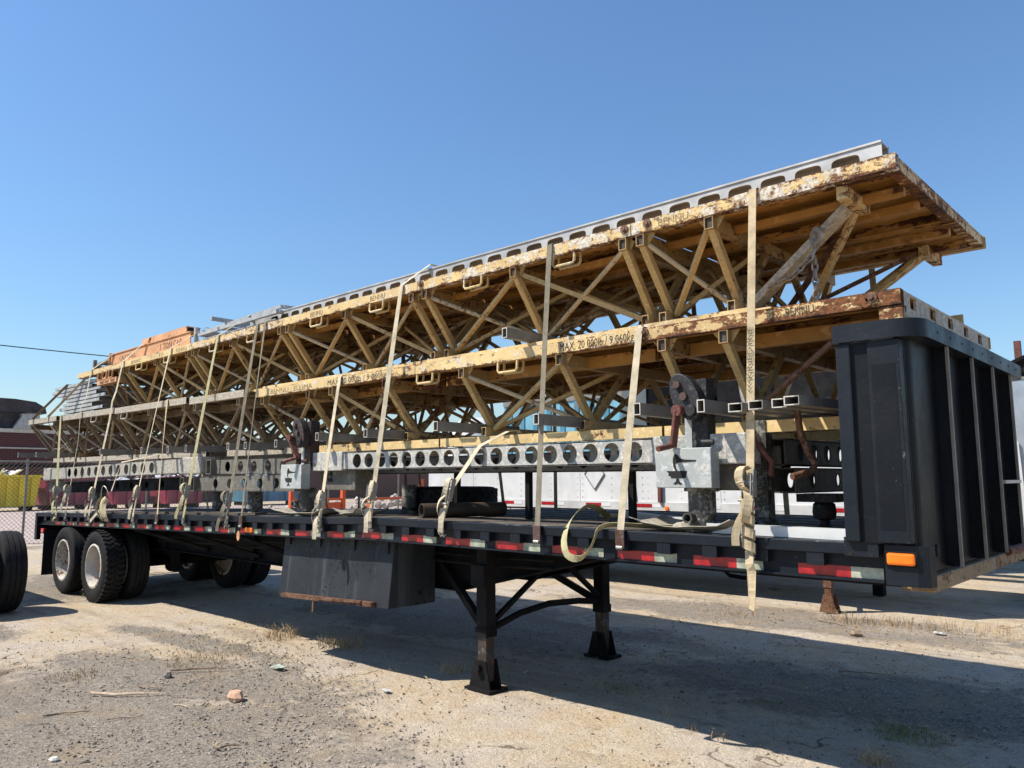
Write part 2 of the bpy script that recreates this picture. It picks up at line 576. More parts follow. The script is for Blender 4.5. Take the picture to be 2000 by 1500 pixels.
M['web'] = m_web('tan_webbing', (0.48, 0.39, 0.25))
M['web_pale'] = m_web('pale_webbing', (0.54, 0.47, 0.34))
M['web_olive'] = m_web('olive_webbing', (0.42, 0.385, 0.22))
M['web_grey'] = m_web('dark_webbing', (0.21, 0.185, 0.14))  # darker than the other webbing
M['rim_in'] = m_rusted('rust_stained_rim', (0.34, 0.27, 0.21), (0.20, 0.105, 0.055), DARK, 0.5, 8)
M['hook'] = m_rusted('brown_hook_steel', (0.085, 0.05, 0.042), (0.09, 0.04, 0.025), DARK, 0.45, 22)
M['ratchet'] = m_metal('ratchet_steel', (0.40, 0.39, 0.36), 0.4, 0.5, 20)
M['orange'] = m_rusted('orange_paint', (0.58, 0.305, 0.15), (0.30, 0.11, 0.05), DARK, 0.25, 14)
M['orange_bright'] = m_plain('bright_orange_paint', (0.60, 0.095, 0.025), 0.5)
M['red_tape'] = m_plain('red_reflective_tape', (0.34, 0.012, 0.018), 0.3, 0, 0.25, 16, 0.05)
M['white_tape'] = m_plain('white_reflective_tape', (0.33, 0.355, 0.27), 0.35, 0, 0.3, 16, 0.05)
M['ink'] = m_plain('black_stencil_ink', (0.022, 0.018, 0.014), 0.8)
M['ink_rust'] = m_rusted('worn_stencil_ink', (0.035, 0.026, 0.018), (0.42, 0.31, 0.15), (0.5, 0.36, 0.16), 0.4, 30)
M['ink_faint'] = m_rusted('faded_stencil_ink', (0.20, 0.14, 0.07), (0.52, 0.38, 0.17), (0.45, 0.33, 0.15), 0.52, 26)
M['ink_web'] = m_plain('grey_web_print', (0.10, 0.085, 0.055), 0.9)
M['ink_brown'] = m_plain('brown_stencil_ink', (0.10, 0.035, 0.022), 0.8)
M['pipe'] = m_plain('brown_pipe', (0.055, 0.040, 0.030), 0.5, spec=0.3)
M['mat'] = m_plain('dried_concrete_sheet', (0.36, 0.325, 0.26), 0.9, 0, 0.3, 9, 0.6)
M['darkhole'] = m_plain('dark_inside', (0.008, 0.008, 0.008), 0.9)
M['chain'] = m_metal('grey_chain', (0.27, 0.255, 0.23), 0.5, 0.4, 20)
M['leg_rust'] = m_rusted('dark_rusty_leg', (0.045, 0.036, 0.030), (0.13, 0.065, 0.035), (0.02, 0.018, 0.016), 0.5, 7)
M['bolt'] = m_metal('bolt_steel', (0.36, 0.33, 0.28), 0.45, 0.4, 30)

def glossy(name, col, rough=0.2):
    t = NT(name)
    return t.done(t.vary(col, 20, 0.15), rough)


M['amber'] = glossy('amber_lens', (0.85, 0.17, 0.01), 0.15)
M['redlens'] = glossy('red_lens', (0.5, 0.01, 0.015), 0.15)


def m_wood():
    t = NT('weathered_deck_board')
    g = t.noise(6.0, 6, 0.6, t.scale(0.35, 9, 9))
    c = t.mix(t.step(g, 0.35, 0.65), (0.035, 0.028, 0.023), (0.10, 0.078, 0.058))
    c = t.mix(t.step(t.noise(5, 6), 0.60, 0.72), c, (0.22, 0.19, 0.15))
    t.bump(g, 0.4, 0.01)
    return t.done(c, 0.85)


M['wood'] = m_wood()

# ------------------------------------------------------------------ ground
# grey stony areas of the yard: (x, y, half length, half width, turn)
GREY = [(-6.0, 1.8, 2.9, 1.35, 0.25), (-8.0, 3.75, 1.5, 0.25, 0.12), (-6.6, 3.1, 1.7, 0.75, 0.3), (-4.4, 1.2, 1.2, 0.7, 0.0),
        (-7.2, 6.6, 3.2, 1.2, 0.0), (-4.2, 9.0, 3.0, 0.7, 0.1), (-2.2, 6.4, 2.2, 0.8, 0.2), (-13.5, 4.6, 2.2, 1.2, 0.0), (-10.4, 2.3, 0.8, 0.4, 0.1)]


def m_ground():
    t = NT('dusty_gravel_yard')
    wob = t.noise(1.3, 6, 0.62)
    fine = t.noise(9.0, 5, 0.6)
    best = None
    sep = t.n("ShaderNodeSeparateXYZ")
    t.link(t.pos, sep.inputs[0])
    for (cx, cy, a, b, r) in GREY:
        dx = t.math('SUBTRACT', sep.outputs[0], cx)
        dy = t.math('SUBTRACT', sep.outputs[1], cy)
        ux = t.math('DIVIDE', t.math('ADD', t.math('MULTIPLY', dx, math.cos(r)), t.math('MULTIPLY', dy, math.sin(r))), a)
        uy = t.math('DIVIDE', t.math('SUBTRACT', t.math('MULTIPLY', dy, math.cos(r)), t.math('MULTIPLY', dx, math.sin(r))), b)
        d = t.math('SUBTRACT', 1.0, t.math('SQRT', t.math('ADD', t.math('MULTIPLY', ux, ux), t.math('MULTIPLY', uy, uy))))
        best = d if best is None else t.math('MAXIMUM', best, d)
    g = t.math('ADD', best, t.math('MULTIPLY', t.math('SUBTRACT', wob, 0.5), 1.7))
    g = t.math('ADD', g, t.math('MULTIPLY', t.math('SUBTRACT', fine, 0.5), 0.9))
    gm = t.step(g, -0.12, 0.30)
    # tan dust over old concrete
    tan = t.mix(t.step(t.noise(0.7, 5, 0.6), 0.4, 0.62), (0.50, 0.385, 0.25), (0.475, 0.415, 0.355))
    tan = t.mix(t.step(t.noise(5.5, 6, 0.65), 0.45, 0.68), tan, (0.56, 0.48, 0.37))
    tan = t.mix(t.step(t.noise(2.4, 7, 0.7), 0.56, 0.66, 0, 0.6), tan, (0.25, 0.18, 0.115))
    # grain
    cell = t.voro(70.0, out="Color")
    bw = t.n("ShaderNodeRGBToBW")
    t.link(cell, bw.inputs[0])
    grain = bw.outputs[0]
    cell2 = t.voro(150.0, out="Color")
    bw2 = t.n("ShaderNodeRGBToBW")
    t.link(cell2, bw2.inputs[0])
    gr2 = bw2.outputs[0]
    grey = t.mix(grain, (0.115, 0.098, 0.082), (0.37, 0.32, 0.262))
    grey = t.mix(t.step(gr2, 0.72, 0.85, 0, 0.8), grey, (0.42, 0.38, 0.33))
    grey = t.mix(t.step(t.noise(2.0, 6, 0.7), 0.50, 0.68, 0, 0.65), grey, (0.33, 0.255, 0.165))
    tan = t.mix(t.step(gr2, 0.74, 0.86, 0, 0.7), tan, (0.15, 0.125, 0.10))
    tan = t.mix(t.step(grain, 0.45, 0.95, 0, 0.5), tan, (0.60, 0.53, 0.43))
    mott = t.noise(34.0, 7, 0.75)
    tan = t.mix(t.step(mott, 0.52, 0.68, 0, 0.5), tan, (0.25, 0.20, 0.14))
    tan = t.mix(t.step(t.noise(90.0, 4, 0.7), 0.56, 0.64, 0, 0.6), tan, (0.13, 0.105, 0.085))
    c = t.mix(gm, tan, grey)
    # wheel tracks pressed along the yard, oil and damp stains
    trk = t.noise(1.0, 5, 0.6, t.scale(0.22, 1.9, 1), 0.6)
    c = t.mix(t.step(trk, 0.52, 0.66, 0, 0.42), c, (0.20, 0.165, 0.13))
    c = t.mix(t.step(trk, 0.30, 0.42, 0.38, 0), c, (0.56, 0.48, 0.375))
    c = t.mix(t.step(t.noise(0.55, 6, 0.7), 0.60, 0.68, 0, 0.5), c, (0.13, 0.115, 0.10))
    # cracks in the slab
    cr = t.voro(0.42, vec=None, feature='DISTANCE_TO_EDGE')
    crk = t.n("ShaderNodeTexVoronoi", feature='DISTANCE_TO_EDGE')
    crk.inputs["Scale"].default_value = 0.45
    warp = t.n("ShaderNodeVectorMath", operation='ADD')
    t.link(t.pos, warp.inputs[0])
    nz = t.n("ShaderNodeTexNoise")
    nz.inputs["Scale"].default_value = 2.2
    nz.inputs["Detail"].default_value = 6
    t.link(t.pos, nz.inputs["Vector"])
    sc = t.n("ShaderNodeVectorMath", operation='SCALE')
    t.link(nz.outputs["Color"], sc.inputs[0])
    sc.inputs["Scale"].default_value = 0.9
    t.link(sc.outputs[0], warp.inputs[1])
    t.link(warp.outputs[0], crk.inputs["Vector"])
    cm = t.math('MULTIPLY', t.step(crk.outputs["Distance"], 0.002, 0.010, 1, 0), t.step(t.noise(0.8, 2), 0.50, 0.58))
    c = t.mix(t.math('MULTIPLY', cm, 0.8), c, (0.10, 0.075, 0.05))
    h = t.math('ADD', t.math('MULTIPLY', grain, t.step(gm, 0, 1, 0.35, 1.0)), t.math('MULTIPLY', t.noise(16, 6, 0.65), 1.1))
    h = t.math('ADD', h, t.math('MULTIPLY', gr2, 0.4))
    h = t.math('ADD', h, t.math('MULTIPLY', t.noise(60, 5, 0.7), 0.9))
    t.bump(h, 0.9, 0.016)
    return t.done(c, 0.93, 0, 0.15)


M['ground'] = m_ground()
# one sheet, finer near the camera, softly uneven
xs = np.concatenate([np.linspace(-400, -60, 8), np.linspace(-50, -16, 10), np.linspace(-15, 2, 120), np.linspace(4, 60, 8), np.linspace(100, 400, 4)])
ys = np.concatenate([np.linspace(-400, -10, 8), np.linspace(-4, 0.5, 6), np.linspace(0.7, 12, 90), np.linspace(13, 60, 14), np.linspace(80, 600, 8)])
gx, gy = np.meshgrid(xs, ys, indexing='ij')
gz = (np.sin(gx*3.1+gy*1.7)*np.sin(gy*4.3-gx*1.1)*0.006+np.sin(gx*8.3-gy*6.1)*np.sin(gy*9.7+gx*2.3)*0.0035
      + np.sin(gx*0.9+1)*np.sin(gy*1.1)*0.008)
near = (gx > -16) & (gx < 3) & (gy > 0.5) & (gy < 12.5)
gz = np.where(near, gz, 0.0)-0.012
gme = bpy.data.meshes.new("ground")
nx, ny = gx.shape
gv = np.stack([gx, gy, gz], -1).reshape(-1, 3)
gf = [(i*ny+j, (i+1)*ny+j, (i+1)*ny+j+1, i*ny+j+1) for i in range(nx-1) for j in range(ny-1)]
gme.from_pydata(gv.tolist(), [], gf)
gme.polygons.foreach_set("use_smooth", [True]*len(gme.polygons))
gme.materials.append(M['ground'])
ground = bpy.data.objects.new("ground", gme)
COL.objects.link(ground)
ground["kind"] = "structure"


def in_grey(x, y):
    b = -9.0
    for (cx, cy, a, w, r) in GREY:
        dx, dy = x-cx, y-cy
        u = (dx*math.cos(r)+dy*math.sin(r))/a
        v = (dy*math.cos(r)-dx*math.sin(r))/w
        b = max(b, 1-math.hypot(u, v))
    return b


# loose stones lying on the yard
def stones(name, n, smin, smax, mat, label, region, grey_bias):
    oct_v = np.array([(1, 0, 0), (-1, 0, 0), (0, 1, 0), (0, -1, 0), (0, 0, 1), (0, 0, -1)], float)
    oct_f = np.array([(0, 2, 4), (2, 1, 4), (1, 3, 4), (3, 0, 4), (2, 0, 5), (1, 2, 5), (3, 1, 5), (0, 3, 5)])
    P = []
    while len(P) < n:
        x = random.uniform(region[0], region[1])
        y = random.uniform(region[2], region[3])
        # denser close to the camera where single stones show
        if random.random() > min(1.0, 11.0/(x*x+y*y)):
            continue
        g = in_grey(x, y)
        if random.random() < (grey_bias if g > -0.15 else 1-grey_bias):
            P.append((x, y))
    P = np.array(P)
    k = len(P)
    s = smin+(smax-smin)*rng.random(k)**3.0
    sc3 = s[:, None]*np.stack([rng.uniform(0.6, 1.3, k), rng.uniform(0.6, 1.2, k), rng.uniform(0.35, 0.75, k)], -1)
    a = rng.uniform(0, 6.28, k)
    v = oct_v[None]*sc3[:, None, :]*rng.uniform(0.75, 1.15, (k, 6, 1))+rng.normal(0, 0.16, (k, 6, 3))*s[:, None, None]
    ca, sa = np.cos(a)[:, None], np.sin(a)[:, None]
    vx, vy = v[..., 0]*ca-v[..., 1]*sa, v[..., 0]*sa+v[..., 1]*ca
    V_ = np.stack([vx+P[:, 0:1], vy+P[:, 1:2], v[..., 2]+s[:, None]*0.15-0.008], -1).reshape(-1, 3)
    F_ = (oct_f[None]+(np.arange(k)*6)[:, None, None]).reshape(-1, 3)
    me = bpy.data.meshes.new(name)
    me.from_pydata(V_.tolist(), [], F_.tolist())
    me.materials.append(mat)
    o = bpy.data.objects.new(name, me)
    COL.objects.link(o)
    o["kind"] = "stuff"
    o["label"] = label
    o["category"] = "gravel"
    return o


def m_stone(name, a, b):
    t = NT(name)
    cell = t.voro(22.0, out="Color")
    bw = t.n("ShaderNodeRGBToBW")
    t.link(cell, bw.inputs[0])
    return t.done(t.mix(bw.outputs[0], a, b), 0.9, 0, 0.2)


M['stone_grey'] = m_stone('grey_stone', (0.10, 0.086, 0.072), (0.42, 0.365, 0.30))
M['stone_dark'] = m_stone('dark_chip', (0.03, 0.027, 0.027), (0.30, 0.26, 0.21))
stones('gravel', 26000, 0.0025, 0.016, M['stone_grey'], 'loose grey gravel strewn over the yard in the foreground', (-11, 0.2, 0.7, 7.5), 0.93)
stones('gravel', 14000, 0.002, 0.013, M['stone_dark'], 'small dark stone chips on the pale dusty ground', (-10, 0.4, 0.7, 9.5), 0.25)

# ------------------------------------------------------------------ the flatbed trailer
YN, YF = 4.0, 6.40            # side rails
X_FRONT, X_REAR = -1.08, -14.3


def dz(x):
    """the bed falls away towards the tail"""
    t = max(0.0, -5.0-x)
    return -0.0213*t if t > 0.8 else -0.0213*t*t/1.6*0.5


ZD = 1.33
SEG = [-1.30, -2.6, -3.9, -5.0, -5.5, -6.2, -7.5, -9.0, -10.6, -12.2, -13.3, -14.3]
TR = Thing('flatbed_trailer', 'long black flatbed trailer with headboard, carrying the yellow trusses', 'trailer', (-8, 5.2, 0))


def run(xs_, y0, y1, zb, zt, mb=None):
    """a strip of box section that follows the bed"""
    mb = mb or MB()
    vs, fs = [], []
    for x in xs_:
        b = zb(x) if callable(zb) else zb+dz(x)
        t = zt(x) if callable(zt) else zt+dz(x)
        vs += [(x, y0, b), (x, y1, b), (x, y1, t), (x, y0, t)]
    n = len(xs_)
    for i in range(n-1):
        for k in range(4):
            fs.append((i*4+k, i*4+(k+1) % 4, i*4+4+(k+1) % 4, i*4+4+k))
    fs += [(3, 2, 1, 0), tuple(range(4*n-4, 4*n))]
    return mb.add(vs, fs)


# deck boards
nb = 13
bw_ = (YF-YN-0.16)/nb
for i in range(nb):
    y0 = YN+0.08+i*bw_
    TR.part('deck_board', run(SEG, y0+0.004, y0+bw_-0.004, ZD-0.045, ZD-0.004+random.uniform(-0.004, 0.002)), M['wood'])
for s, yo, yi in ((1, YN, YN+0.075), (-1, YF, YF-0.075)):
    a, b = min(yo, yi), max(yo, yi)
    rr = TR.part('side_rail', run(SEG, a, b, 1.268, ZD), M['rail_paint'], bevel=0.006)
    w0, w1 = (yo+0.055*s, yo+0.065*s)
    wb = TR.part('rail_web', run(SEG, min(w0, w1), max(w0, w1), 1.150, 1.262), M['blue_black'])
    TR.part('rail_flange', run(SEG, min(yo+0.03*s, w0), max(yo+0.03*s, w0), 1.138, 1.150), M['blue_black'])
    k = 0
    x = -1.62
    while x > -14.2:
        z = dz(x)
        p = MB().box(x-0.045, x+0.045, min(yo+0.004*s, w0), max(yo+0.004*s, w0), 1.205+z, 1.2675+z)
        TR.part('stake_pocket', p, M['blue_black'])
        x -= 0.30
    if s == 1:
        x = -1.46
        while x > -13.8:
            z = dz(x)
            for (a0, a1, mm_) in ((x-0.27, x, M['red_tape']), (x, x+0.155, M['white_tape'])):
                if a1 > -1.30:
                    a1 = -1.31
                q = MB()
                yy = yo+0.055*s-0.0025
                q.add([(a0, yy, 1.152+dz(a0)), (a1, yy, 1.152+dz(a1)), (a1, yy, 1.206+dz(a1)), (a0, yy, 1.206+dz(a0)),
                       (a0, yy+0.002, 1.152+dz(a0)), (a1, yy+0.002, 1.152+dz(a1)), (a1, yy+0.002, 1.206+dz(a1)), (a0, yy+0.002, 1.206+dz(a0))],
                      [(0, 1, 2, 3), (7, 6, 5, 4), (0, 4, 5, 1), (3, 2, 6, 7), (0, 3, 7, 4), (1, 5, 6, 2)])
                TR.part('reflector', q, mm_)
            x -= 0.535 if x < -2.0 else 0.62
# rear crossbeam and corner with red lamp
zr = dz(-14.3)
TR.part('rear_beam', MB().box(-14.40, -14.302, YN-0.005, YF+0.005, 0.99+zr, ZD+zr-0.002), M['blue_black'], bevel=0.008)
TR.part('rear_corner', MB().box(-14.36, -14.26, YN-0.012, YN+0.05, 0.90+zr, 1.137+zr), M['blue_black'])
TR.part('tail_lamp', MB().box(-14.12, -14.00, YN+0.01, YN+0.05, 1.02+zr, 1.085+zr), M['redlens'])
TR.part('marker_lamp', MB().box(-7.60, -7.42, YN+0.03, YN+0.056, 1.16+dz(-7.5), 1.215+dz(-7.5)), M['amber'], bevel=0.012)

# chassis beams: deep behind, tapering up to the neck
def z_low(x):
    if x < -12.6:
        return 0.88+dz(x)*0.4
    if x < -12.2:
        return 0.72
    if x < -5.0:
        return 0.70
    if x < -3.5:
        return 0.70+(x+5.0)/1.5*0.36
    return 1.06


CX = [-14.2, -12.7, -12.6, -12.2, -11, -9.5, -8, -6.5, -5.0, -4.25, -3.5, -2.4, -1.3]
for yb in (4.72, 5.66):
    TR.part('chassis_beam', run(CX, yb-0.006, yb+0.006, z_low, lambda x: 1.27+dz(x)), M['chassis'])
    TR.part('beam_flange', run(CX, yb-0.07, yb+0.07, lambda x: z_low(x)-0.012, z_low), M['chassis'])
x = -1.9
while x > -14.1:
    TR.part('cross_member', MB().box(x-0.025, x+0.025, YN+0.07, YF-0.07, 1.17+dz(x), 1.283+dz(x)), M['chassis'])
    x -= 0.6
for x0 in (-10.6, -9.3, -8.05):
    TR.part('gusset_brace', MB().bar((x0, 4.12, 1.13+dz(x0)), (x0+0.9, 4.68, 0.76), 0.05, 0.04), M['chassis'])
for xx in (-11.0, -8.55, -7.6):
    TR.part('web_stiffener', MB().box(xx-0.03, xx+0.03, 4.66, 4.712, 0.715, 1.24+dz(xx)), M['chassis'])

# tool box under the bed
tb = TR.part('tool_box', MB().add(
    [(-6.98, 4.16, 1.12), (-5.25, 4.16, 1.12), (-5.25, 4.10, 0.575), (-6.98, 4.10, 0.515), (-6.98, 4.62, 1.12), (-5.25, 4.62, 1.12), (-5.25, 4.62, 0.575), (-6.98, 4.62, 0.515)],
    [(3, 2, 1, 0), (4, 5, 6, 7), (0, 1, 5, 4), (2, 3, 7, 6), (1, 2, 6, 5), (3, 0, 4, 7)]), M['toolbox'], bevel=0.008)
TR.part('latch_rail', MB().bar((-6.85, 4.075, 0.545), (-5.42, 4.075, 0.60), 0.055, 0.035), M['rustbar'], sub=tb)
TR.part('latch_bar', MB().bar((-6.2, 4.045, 0.575), (-5.55, 4.045, 0.612), 0.02, 0.02), M['rustbar'], sub=tb)
TR.part('hasp', MB().bar((-6.30, 4.06, 0.59), (-6.30, 4.055, 0.44), 0.02, 0.012), M['rustbar'], sub=tb)
for xx in (-6.9, -6.37, -5.83, -5.35):
    TR.part('hinge', MB().box(xx-0.035, xx+0.035, 4.138, 4.152, 1.02, 1.117), M['toolbox'], sub=tb)
TR.part('lid', MB().box(-6.985, -5.245, 4.13, 4.63, 1.118, 1.132), M['toolbox'], sub=tb)

# landing gear
for s, y in ((1, 4.50), (-1, 6.05)):
    lg = TR.part('landing_leg', MB().tube((-4.50, y, 0.43), (-4.50, y, 1.16), 0.112, 0.112, 0.02, X), M['chassis'], bevel=0.006)
    TR.part('collar', MB().tube((-4.50, y, 0.40), (-4.50, y, 0.47), 0.125, 0.125, 0.03, X), M['chassis'], sub=lg)
    TR.part('inner_leg', MB().box(-4.546, -4.454, y-0.046, y+0.046, 0.06, 0.44), M['leg_rust'], sub=lg)
    for yy in (y-0.066, y+0.053):
        TR.part('shoe_plate', MB().prism([(-0.125, 0), (0.11, 0), (0.06, 0.21), (-0.065, 0.21)], (-4.50, yy+0.013, 0.012), X, Z, 0.013), M['chassis'], sub=lg)
    TR.part('pivot_tube', MB().cyl((-4.51, y-0.105, 0.17), (-4.51, y+0.105, 0.17), 0.032, 14), M['chassis'], sub=lg, smooth=True)
    TR.part('sand_shoe', MB().box(-4.645, -4.36, y-0.10, y+0.105, -0.012, 0.013), M['chassis'], sub=lg)
    TR.part('drag_brace', MB().bar((-5.35, 4.72 if s == 1 else 5.66, 0.98), (-4.56, y, 0.50), 0.05, 0.06), M['chassis'], sub=lg)
gbx = TR.part('gear_box', MB().box(-4.575, -4.425, 4.395, 4.442, 0.80, 0.97), M['chassis'], bevel=0.01)
for yy, zz in ((4.63, 1.02), (4.60, 0.96)):
    TR.part('air_line', MB().sweep([(-3.9-0.55*k, yy+0.01*math.sin(k*1.7), zz+dz(-3.9-0.55*k)-0.02*abs(math.sin(k*0.9))) for k in range(14)], 0.011, 6), M['rubber'], smooth=True)
TR.part('leg_tie', MB().sweep([(-4.50, 4.56, 0.45), (-4.50, 4.9, 0.53), (-4.50, 5.28, 0.565), (-4.50, 5.7, 0.54), (-4.50, 6.0, 0.50)], 0.028, 8), M['chassis'], smooth=True)
TR.part('sway_brace', MB().bar((-4.50, 4.57, 0.50), (-4.36, 5.2, 0.98), 0.05, 0.03), M['chassis'])
TR.part('sway_brace', MB().bar((-4.50, 6.0, 0.55), (-4.36, 5.25, 0.98), 0.05, 0.03), M['chassis'])
TR.part('neck_plate', MB().bar((-4.3, 4.75, 0.97), (-4.3, 5.63, 0.97), 0.5, 0.012), M['chassis'])
TR.part('drain_pipe', MB().sweep([(-3.3, 6.2, 1.15), (-3.3, 6.2, 0.86), (-3.25, 6.2, 0.82), (-3.1, 6.2, 0.81)], 0.018, 8), M['chassis'])


# wheels: two axles, twin tyres
def tyre_profile(R, w, rim):
    """half section of a tyre, closed, axis along y, from -w/2 to w/2"""
    return [(rim, -w*0.40), (rim+0.02, -w*0.46), (R*0.80, -w*0.50), (R*0.92, -w*0.48), (R*0.975, -w*0.42), (R*0.985, -w*0.36),
            (R*0.985, -w*0.23), (R*0.965, -w*0.225), (R*0.965, -w*0.195), (R, -w*0.19), (R, -w*0.02), (R*0.977, -w*0.015), (R*0.977, w*0.015), (R, w*0.02),
            (R, w*0.19), (R*0.965, w*0.195), (R*0.965, w*0.225), (R*0.985, w*0.23), (R*0.985, w*0.36), (R*0.975, w*0.42), (R*0.92, w*0.48), (R*0.80, w*0.50), (rim+0.02, w*0.46), (rim, w*0.40),
            (rim-0.005, w*0.2), (rim-0.005, -w*0.2)]


def wheel(T, c, R=0.485, w=0.265, side=-1, lugs=False, dish=0.17, n=48, name='wheel', tmat='rubber'):
    c = Vector(c)
    ry = 0.292
    wh = T.part(name, MB().lathe([(ry, -w*0.44*1), (ry+0.012, -w*0.47), (ry-0.012, -w*0.49), (ry-0.016, -w*0.40), (ry-0.03, -w*0.2), (ry-0.034, w*0.45), (ry-0.004, w*0.46), (ry, w*0.40)], c, Y*(-side), n, True), M['rim'], smooth=True)
    T.part('tyre', MB().lathe(tyre_profile(R, w, ry), c, Y, n, True), M[tmat], sub=wh, smooth=True)
    f = -side
    T.part('disc', MB().lathe([(0.0, f*(-w/2+dish-0.012)), (0.12, f*(-w/2+dish-0.012)), (0.17, f*(-w/2+dish)), (ry-0.035, f*(-w/2+dish+0.02)), (ry-0.035, f*(-w/2+dish+0.035)), (0.0, f*(-w/2+dish+0.035))], c, Y, 32), M['rim_in'], sub=wh, smooth=True)
    for q in range(10 if n > 30 else 0):
        a = 2*math.pi*q/10
        bp_ = c+Vector((math.cos(a), 0, math.sin(a)))*0.145+Y*(f*(-w/2+dish-0.004))
        T.part('wheel_nut', MB().cyl(bp_, bp_-Y*(f*0.03), 0.014, 6), M['rustbar'], sub=wh)
    T.part('hub', MB().lathe([(0.0, f*(-w/2+dish-0.075)), (0.07, f*(-w/2+dish-0.075)), (0.085, f*(-w/2+dish-0.06)), (0.10, f*(-w/2+dish))], c, Y, 20), M['rustbar'], sub=wh, smooth=True)
    if lugs:
        lb = MB()
        for k in range(40):
            for sgn in (-1, 1):
                a = 2*math.pi*(k+0.25*sgn)/40
                e, tn = Vector((math.cos(a), 0, math.sin(a))), Vector((-math.sin(a), 0, math.cos(a)))
                lb.obox(c+e*(R*0.992)+Y*(sgn*w*0.30), e, (Y*1.0+tn*0.35*sgn).normalized(), (tn-Y*0.35*sgn).normalized(), 0.028, w*0.30, 0.040)
                lb.obox(c+e*(R*0.996)+Y*(sgn*w*0.09)+tn*0.012, e, (Y*1.0-tn*0.5*sgn).normalized(), (tn+Y*0.5*sgn).normalized(), 0.028, w*0.2, 0.040)
        o = T.part('tread', lb, M[tmat], sub=wh)
        o["kind"] = "stuff"
    return wh


for ax, zz in ((-11.62, 0.475), (-12.88, 0.475)):
    for s, yo in ((-1, 4.095), (1, YF-0.095)):
        wheel(TR, (ax, yo, zz), side=s, lugs=(s == -1 and ax > -12))
        wheel(TR, (ax, yo-s*0.34, zz), side=s, tmat='rubber_dusty')
    TR.part('axle', MB().cyl((ax, 4.2, zz), (ax, 6.3, zz), 0.065, 14), M['chassis'], smooth=True)
    for yb in (4.86, 5.54):
        TR.part('spring_hanger', MB().box(ax+0.5, ax+0.6, yb-0.05, yb+0.05, 0.50, 0.74), M['chassis'])
        TR.part('leaf_spring', MB().bar((ax-0.55, yb, 0.62), (ax+0.55, yb, 0.62), 0.08, 0.07), M['chassis'])
    TR.part('brake_chamber', MB().cyl((ax+0.15, 4.98, 0.42), (ax+0.32, 4.98, 0.42), 0.09, 16), M['chassis'], smooth=True)
TR.part('mud_flap', MB().box(-14.0, -13.985, 4.02, 4.62, 0.16, 0.86), M['rubber'])
TR.part('mud_flap', MB().box(-14.0, -13.985, 5.78, 6.38, 0.16, 0.86), M['rubber'])
TR.part('air_hose', MB().sweep(bez((-9.1, 5.5, 0.70), (-9.05, 5.5, 0.36), (-8.7, 5.5, 0.36), (-8.6, 5.5, 0.70), 14), 0.016, 8), M['rubber'], smooth=True)
TR.part('air_tank', MB().cyl((-7.9, 5.1, 0.52), (-7.2, 5.1, 0.52), 0.13, 20), M['chassis'], smooth=True)

# ------------------------------------------------------------------ headboard
def round_path(off, x_back=-1.45, r=0.13, yn=3.955, yf=6.42, xf=-1.055):
    """plan of the headboard: near return, front, far return, pushed out by off"""
    pts = [(x_back, yn-off)]
    for k in range(7):
        a = math.pi/2*k/6
        pts.append((xf-r+(r+off)*math.sin(a), yn+r-(r+off)*math.cos(a)))
    for k in range(7):
        a = math.pi/2*k/6
        pts.append((xf-r+(r+off)*math.cos(a), yf-r+(r+off)*math.sin(a)))
    pts.append((x_back, yf+off))
    return pts


def wall(outer, inner, z0, z1):
    mb = MB()
    n = len(outer)
    vs = [(x, y, z) for z in (z0, z1) for x, y in outer]+[(x, y, z) for z in (z0, z1) for x, y in inner]
    fs = []
    for k in range(n-1):
        fs += [(k, k+1, n+k+1, n+k), (2*n+k+1, 2*n+k, 3*n+k, 3*n+k+1), (n+k, n+k+1, 3*n+k+1, 3*n+k), (k+1, k, 2*n+k, 2*n+k+1)]
    fs += [(0, n, 3*n, 2*n), (n-1, 3*n-1, 4*n-1, 2*n-1)]
    return mb.add(vs, fs)


HB = TR.part('headboard', wall(round_path(-0.065, -1.14), round_path(-0.08, -1.14), 1.19, 2.36), M['black'], smooth=True)
TR.part('top_rail', wall(round_path(0.015), round_path(-0.085), 2.325, 2.415), M['blue_black'], sub=HB, smooth=True)
for yy in (3.99, 6.385):
    n_ = yy < 5
    TR.part('end_post', MB().box(-1.445, -1.372, yy-0.035, yy+0.035, 1.335, 2.322), M['blue_black'], sub=HB, bevel=0.008)
    TR.part('side_panel', MB().box(-1.368, -1.285, yy-0.012, yy+0.012, 1.335, 2.322), M['black'], sub=HB)
# stepped near return: outer pressed panel, then a bent corner sheet
TR.part('corner_sheet', MB().prism([(-1.292, 3.962), (-1.145, 3.962), (-1.135, 4.14), (-1.15, 4.14), (-1.162, 3.976), (-1.292, 3.976)], (0, 0, 1.338), X, Y, 0.98), M['corner_paint'], sub=HB, bevel=0.003)
TR.part('patch_plate', MB().box(-1.275, -1.165, 3.9605, 3.9618, 1.40, 2.20), M['black'], sub=HB)
TR.part('corner_sheet', MB().box(-1.285, -1.14, 6.40, 6.412, 1.338, 2.32), M['black'], sub=HB)
for yy in (4.46, 4.98, 5.49, 6.00):
    TR.part('rib', MB().box(-1.121, -1.047, yy-0.006, yy+0.006, 1.20, 2.324), M['black'], sub=HB)
    TR.part('rib_flange', MB().box(-1.060, -1.046, yy-0.022, yy-0.0065, 1.20, 2.324), M['rib_edge'], sub=HB)
wb_ = MB()
for yy in (4.46, 4.98, 5.49, 6.00):
    wb_.sweep([(-1.119+0.0015*math.sin(k*2.1), yy+0.009+0.0015*math.sin(k*3.7), 1.21+k*0.0555) for k in range(21)], 0.004, 5)
TR.part('weld_bead', wb_, M['black'], sub=HB)["kind"] = "stuff"
